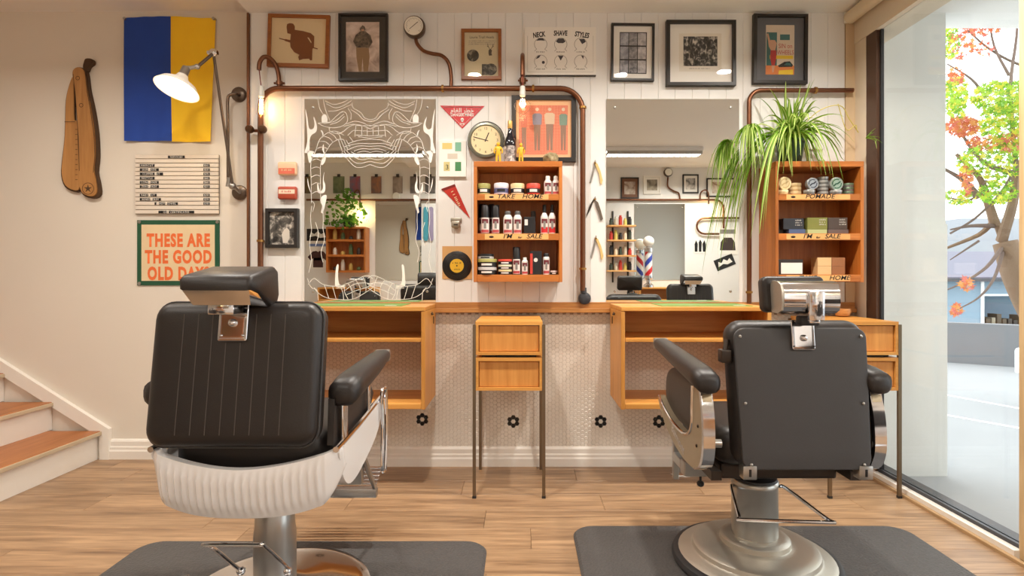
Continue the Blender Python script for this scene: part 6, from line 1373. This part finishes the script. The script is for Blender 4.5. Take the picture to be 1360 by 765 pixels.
# barber pole on the counter
c = RW(855, 0)[0]; zb_ = .937; t = thing('barber_pole', 'striped barber pole with white globe, reflected in the plain mirror', 'barber pole', (c, RY+.28, zb_))
obj('globe', MB().ball((c, RY+.28, zb_+.62), .075), M('globe_white', (244, 240, 232), .3), t)
obj('stand', MB().lathe([(.07, 0), (.07, .03), (.03, .06), (.03, .1), (.06, .12), (.06, .16)], (c, RY+.28, zb_), 'Z', 20).lathe([(.06, .48), (.06, .53), (.03, .56)], (c, RY+.28, zb_), 'Z', 20), CHROME, t)
mb = MB().lathe([(.05, .16+.32*i/24) for i in range(25)], (c, RY+.28, zb_), 'Z', 24)
for j in range(24*24): mb.m[j] = [0, 1, 0, 2][((j//24)+(j % 24)) % 24//6]
obj('striped_cylinder', mb, [WHITEP, RED, M('pole_blue', (50, 70, 170), .4)], t)
# posters
def poster(px0, py0, px1, py1, label, base, parts, tilt=0, name='poster'):
    x0, z0, x1, z1 = rr(px0, py0, px1, py1); t = thing(name, label, 'poster', ((x0+x1)/2, RY, (z0+z1)/2), 'posters on the opposite wall')
    obj('sheet', MB().box(x0, x1, RY+.001, RY+.004, z0, z1), base, t, smooth=False); w, h = x1-x0, z1-z0
    for nm, pts, m in parts: obj(nm, MB().pz([(x1-u*w, z0+v*h) for u, v in pts], RY+.0048), m, t, smooth=False)
    t.rotation_euler.y = math.radians(tilt); return t
TEE = [(.28, .05), (.72, .05), (.72, .38), (.84, .3), (.96, .42), (.74, .62), (.58, .64), (.5, .6), (.42, .64), (.26, .62), (.04, .42), (.16, .3), (.28, .38)]
BLOB = [(.12, .3), (.2, .7), (.35, .55), (.5, .8), (.66, .55), (.8, .75), (.88, .3), (.6, .42), (.4, .25)]
poster(408, 304, 437, 320, 'black poster with a white scribbled logo seen in the engraved mirror', BLACK, [('scribble', BLOB, WHITE)])
poster(408, 320, 438, 357, 'white poster of a dark brown shirt seen in the engraved mirror', WHITE, [('shirt', TEE, M('shirt_brown', (72, 44, 40), .8)), ('shirt_print', [(.3, .3), (.7, .3), (.68, .4), (.32, .4)], WHITE), ('words', [(.1, .8), (.9, .8), (.9, .9), (.1, .9)], M('poster_blue', (120, 140, 190), .6))])
poster(953, 302, 979, 338, 'white poster of a dark cap seen in the plain mirror', WHITE, [('cap', [(.1, .15), (.9, .15), (.86, .45), (.7, .62), (.3, .62), (.14, .45)], M('cap_brown', (64, 52, 50), .8)), ('words', [(.1, .76), (.9, .76), (.9, .92), (.1, .92)], GREYI)])
poster(949, 341, 975, 356, 'tilted black sticker with white scribble seen in the plain mirror', BLACK, [('scribble', BLOB, WHITE)], -22)
poster(920.5, 316, 938.5, 336.5, 'black and white print of figures seen in the plain mirror', WHITE, [('figure', [(.1, .1), (.3, .1), (.34, .6), (.2, .85), (.08, .6)], BLACK), ('figure', [(.42, .1), (.6, .1), (.62, .7), (.5, .9), (.38, .7)], BLACK), ('figure', [(.7, .1), (.9, .1), (.92, .6), (.8, .85), (.68, .6)], BLACK)])
# cabinet with vine
x0, z0, x1, z1 = rr(440, 303, 491, 362)
t = thing('wall_shelf', 'orange brown shelf under a vine, reflected in the engraved mirror', 'shelf', ((x0+x1)/2, RY+.1, z0), 'red cedar wall shelves')
d0, d1 = RY+.001, RY+.2
obj('top', MB().box(x0, x1, d0, d1, z1-.025, z1), SHELFW, t, smooth=False); obj('back', MB().box(x0+.02, x1-.02, d0, d0+.01, z0, z1-.025), SHELFWV, t, smooth=False)
for xa in (x0, x1-.02): obj('side', MB().box(xa, xa+.02, d0, d1, z0, z1-.0255), SHELFWV, t, smooth=False)
hs3 = [z0+.0, z0+(z1-z0)*.345, z0+(z1-z0)*.68]
for k, z in enumerate(hs3):
    obj('shelf_board', MB().box(x0+.0205, x1-.0205, d0+.0105, d1, z, z+.03), SHELFW, t, smooth=False)
    for i in range(4):
        cl = [(60, 50, 44), (226, 214, 200), (206, 170, 90), (90, 110, 70)][(i+k) % 4]; h = .05+.05*((i*2+k) % 3)
        solo('shelf_ornament', MB().lathe([(.026, 0), (.03, .012), (.028, h*.7), (.018, h*.9), (.018, h), (.001, h)], (x0+.09+i*.11, RY+.1, z+.03), 'Z', 12), M('orn_%d%d%d' % cl, cl, .5), '%s small jar, %s on the %s board of the reflected orange shelf' % ({60: 'brown', 226: 'white', 206: 'amber', 90: 'green'}[cl[0]], ['first', 'second', 'third', 'fourth'][i], ['bottom', 'middle', 'top'][k]), 'jar', 'jars on the reflected orange shelf')
pc = Vector(((x0+x1)/2+.02, RY+.11, z1)); t = thing('hanging_vine', 'leafy green vine in a dark pot, reflected in the engraved mirror', 'plant', pc)
obj('pot', MB().lathe([(.07, 0), (.09, .12), (.085, .14), (.001, .13)], pc, 'Z', 20), BLACKF, t)
lv = MB(); R3 = random.Random(5)
for i in range(240):
    a = R3.uniform(0, PI); r = R3.uniform(.03, .3); c = pc+Vector((math.cos(a)*r*1.0, abs(math.sin(a))*.12+R3.uniform(0, .08), .12+R3.uniform(-.14, .36)*(1.2-r*2)))
    s = R3.uniform(.02, .036); mt = Matrix.Rotation(R3.uniform(0, 6.3), 4, 'Z') @ Matrix.Rotation(R3.uniform(-.9, .9), 4, 'X') @ Matrix.Rotation(PI/2*R3.random(), 4, 'Y')
    lv.poly([c+mt @ Vector((u*s, v*s, 0)) for u, v in ((0, -1), (.7, -.5), (.75, .2), (0, 1.2), (-.75, .2), (-.7, -.5))])
tag(obj('vine_leaves', lv, leafmat('vine_green', (96, 146, 52)), t, smooth=False), kind='stuff')
# skateboards and clock hung on the opposite wall beside the small mirror
for px, col, lab in ((566, (70, 150, 170), 'turquoise skateboard deck reflected in the engraved mirror'), (573, (150, 140, 170), 'lilac skateboard deck reflected in the engraved mirror')):
    x0, z0, x1, z1 = rr(px-3, 275, px+3, 320); o = solo('skateboard_deck', MB().prism([(u+(x0+x1)/2, w+(z0+z1)/2) for u, w in MB().rrect(x1-x0, z1-z0, (x1-x0)*.48, 6)], 'xz', RY+.01, RY+.022), M('deck_%d' % px, col, .4), lab, 'skateboard', 'skateboard decks', smooth=False)
c = RW(527, 261.5); solo('small_gauge', MB().lathe([(.001, .001), (.055, .001), (.058, .03), (.05, .04), (.001, .038)], (c[0], RY, c[1]), 'Y', 24), M('dial_white'), 'small round white dial above the reflected mirror', 'gauge')
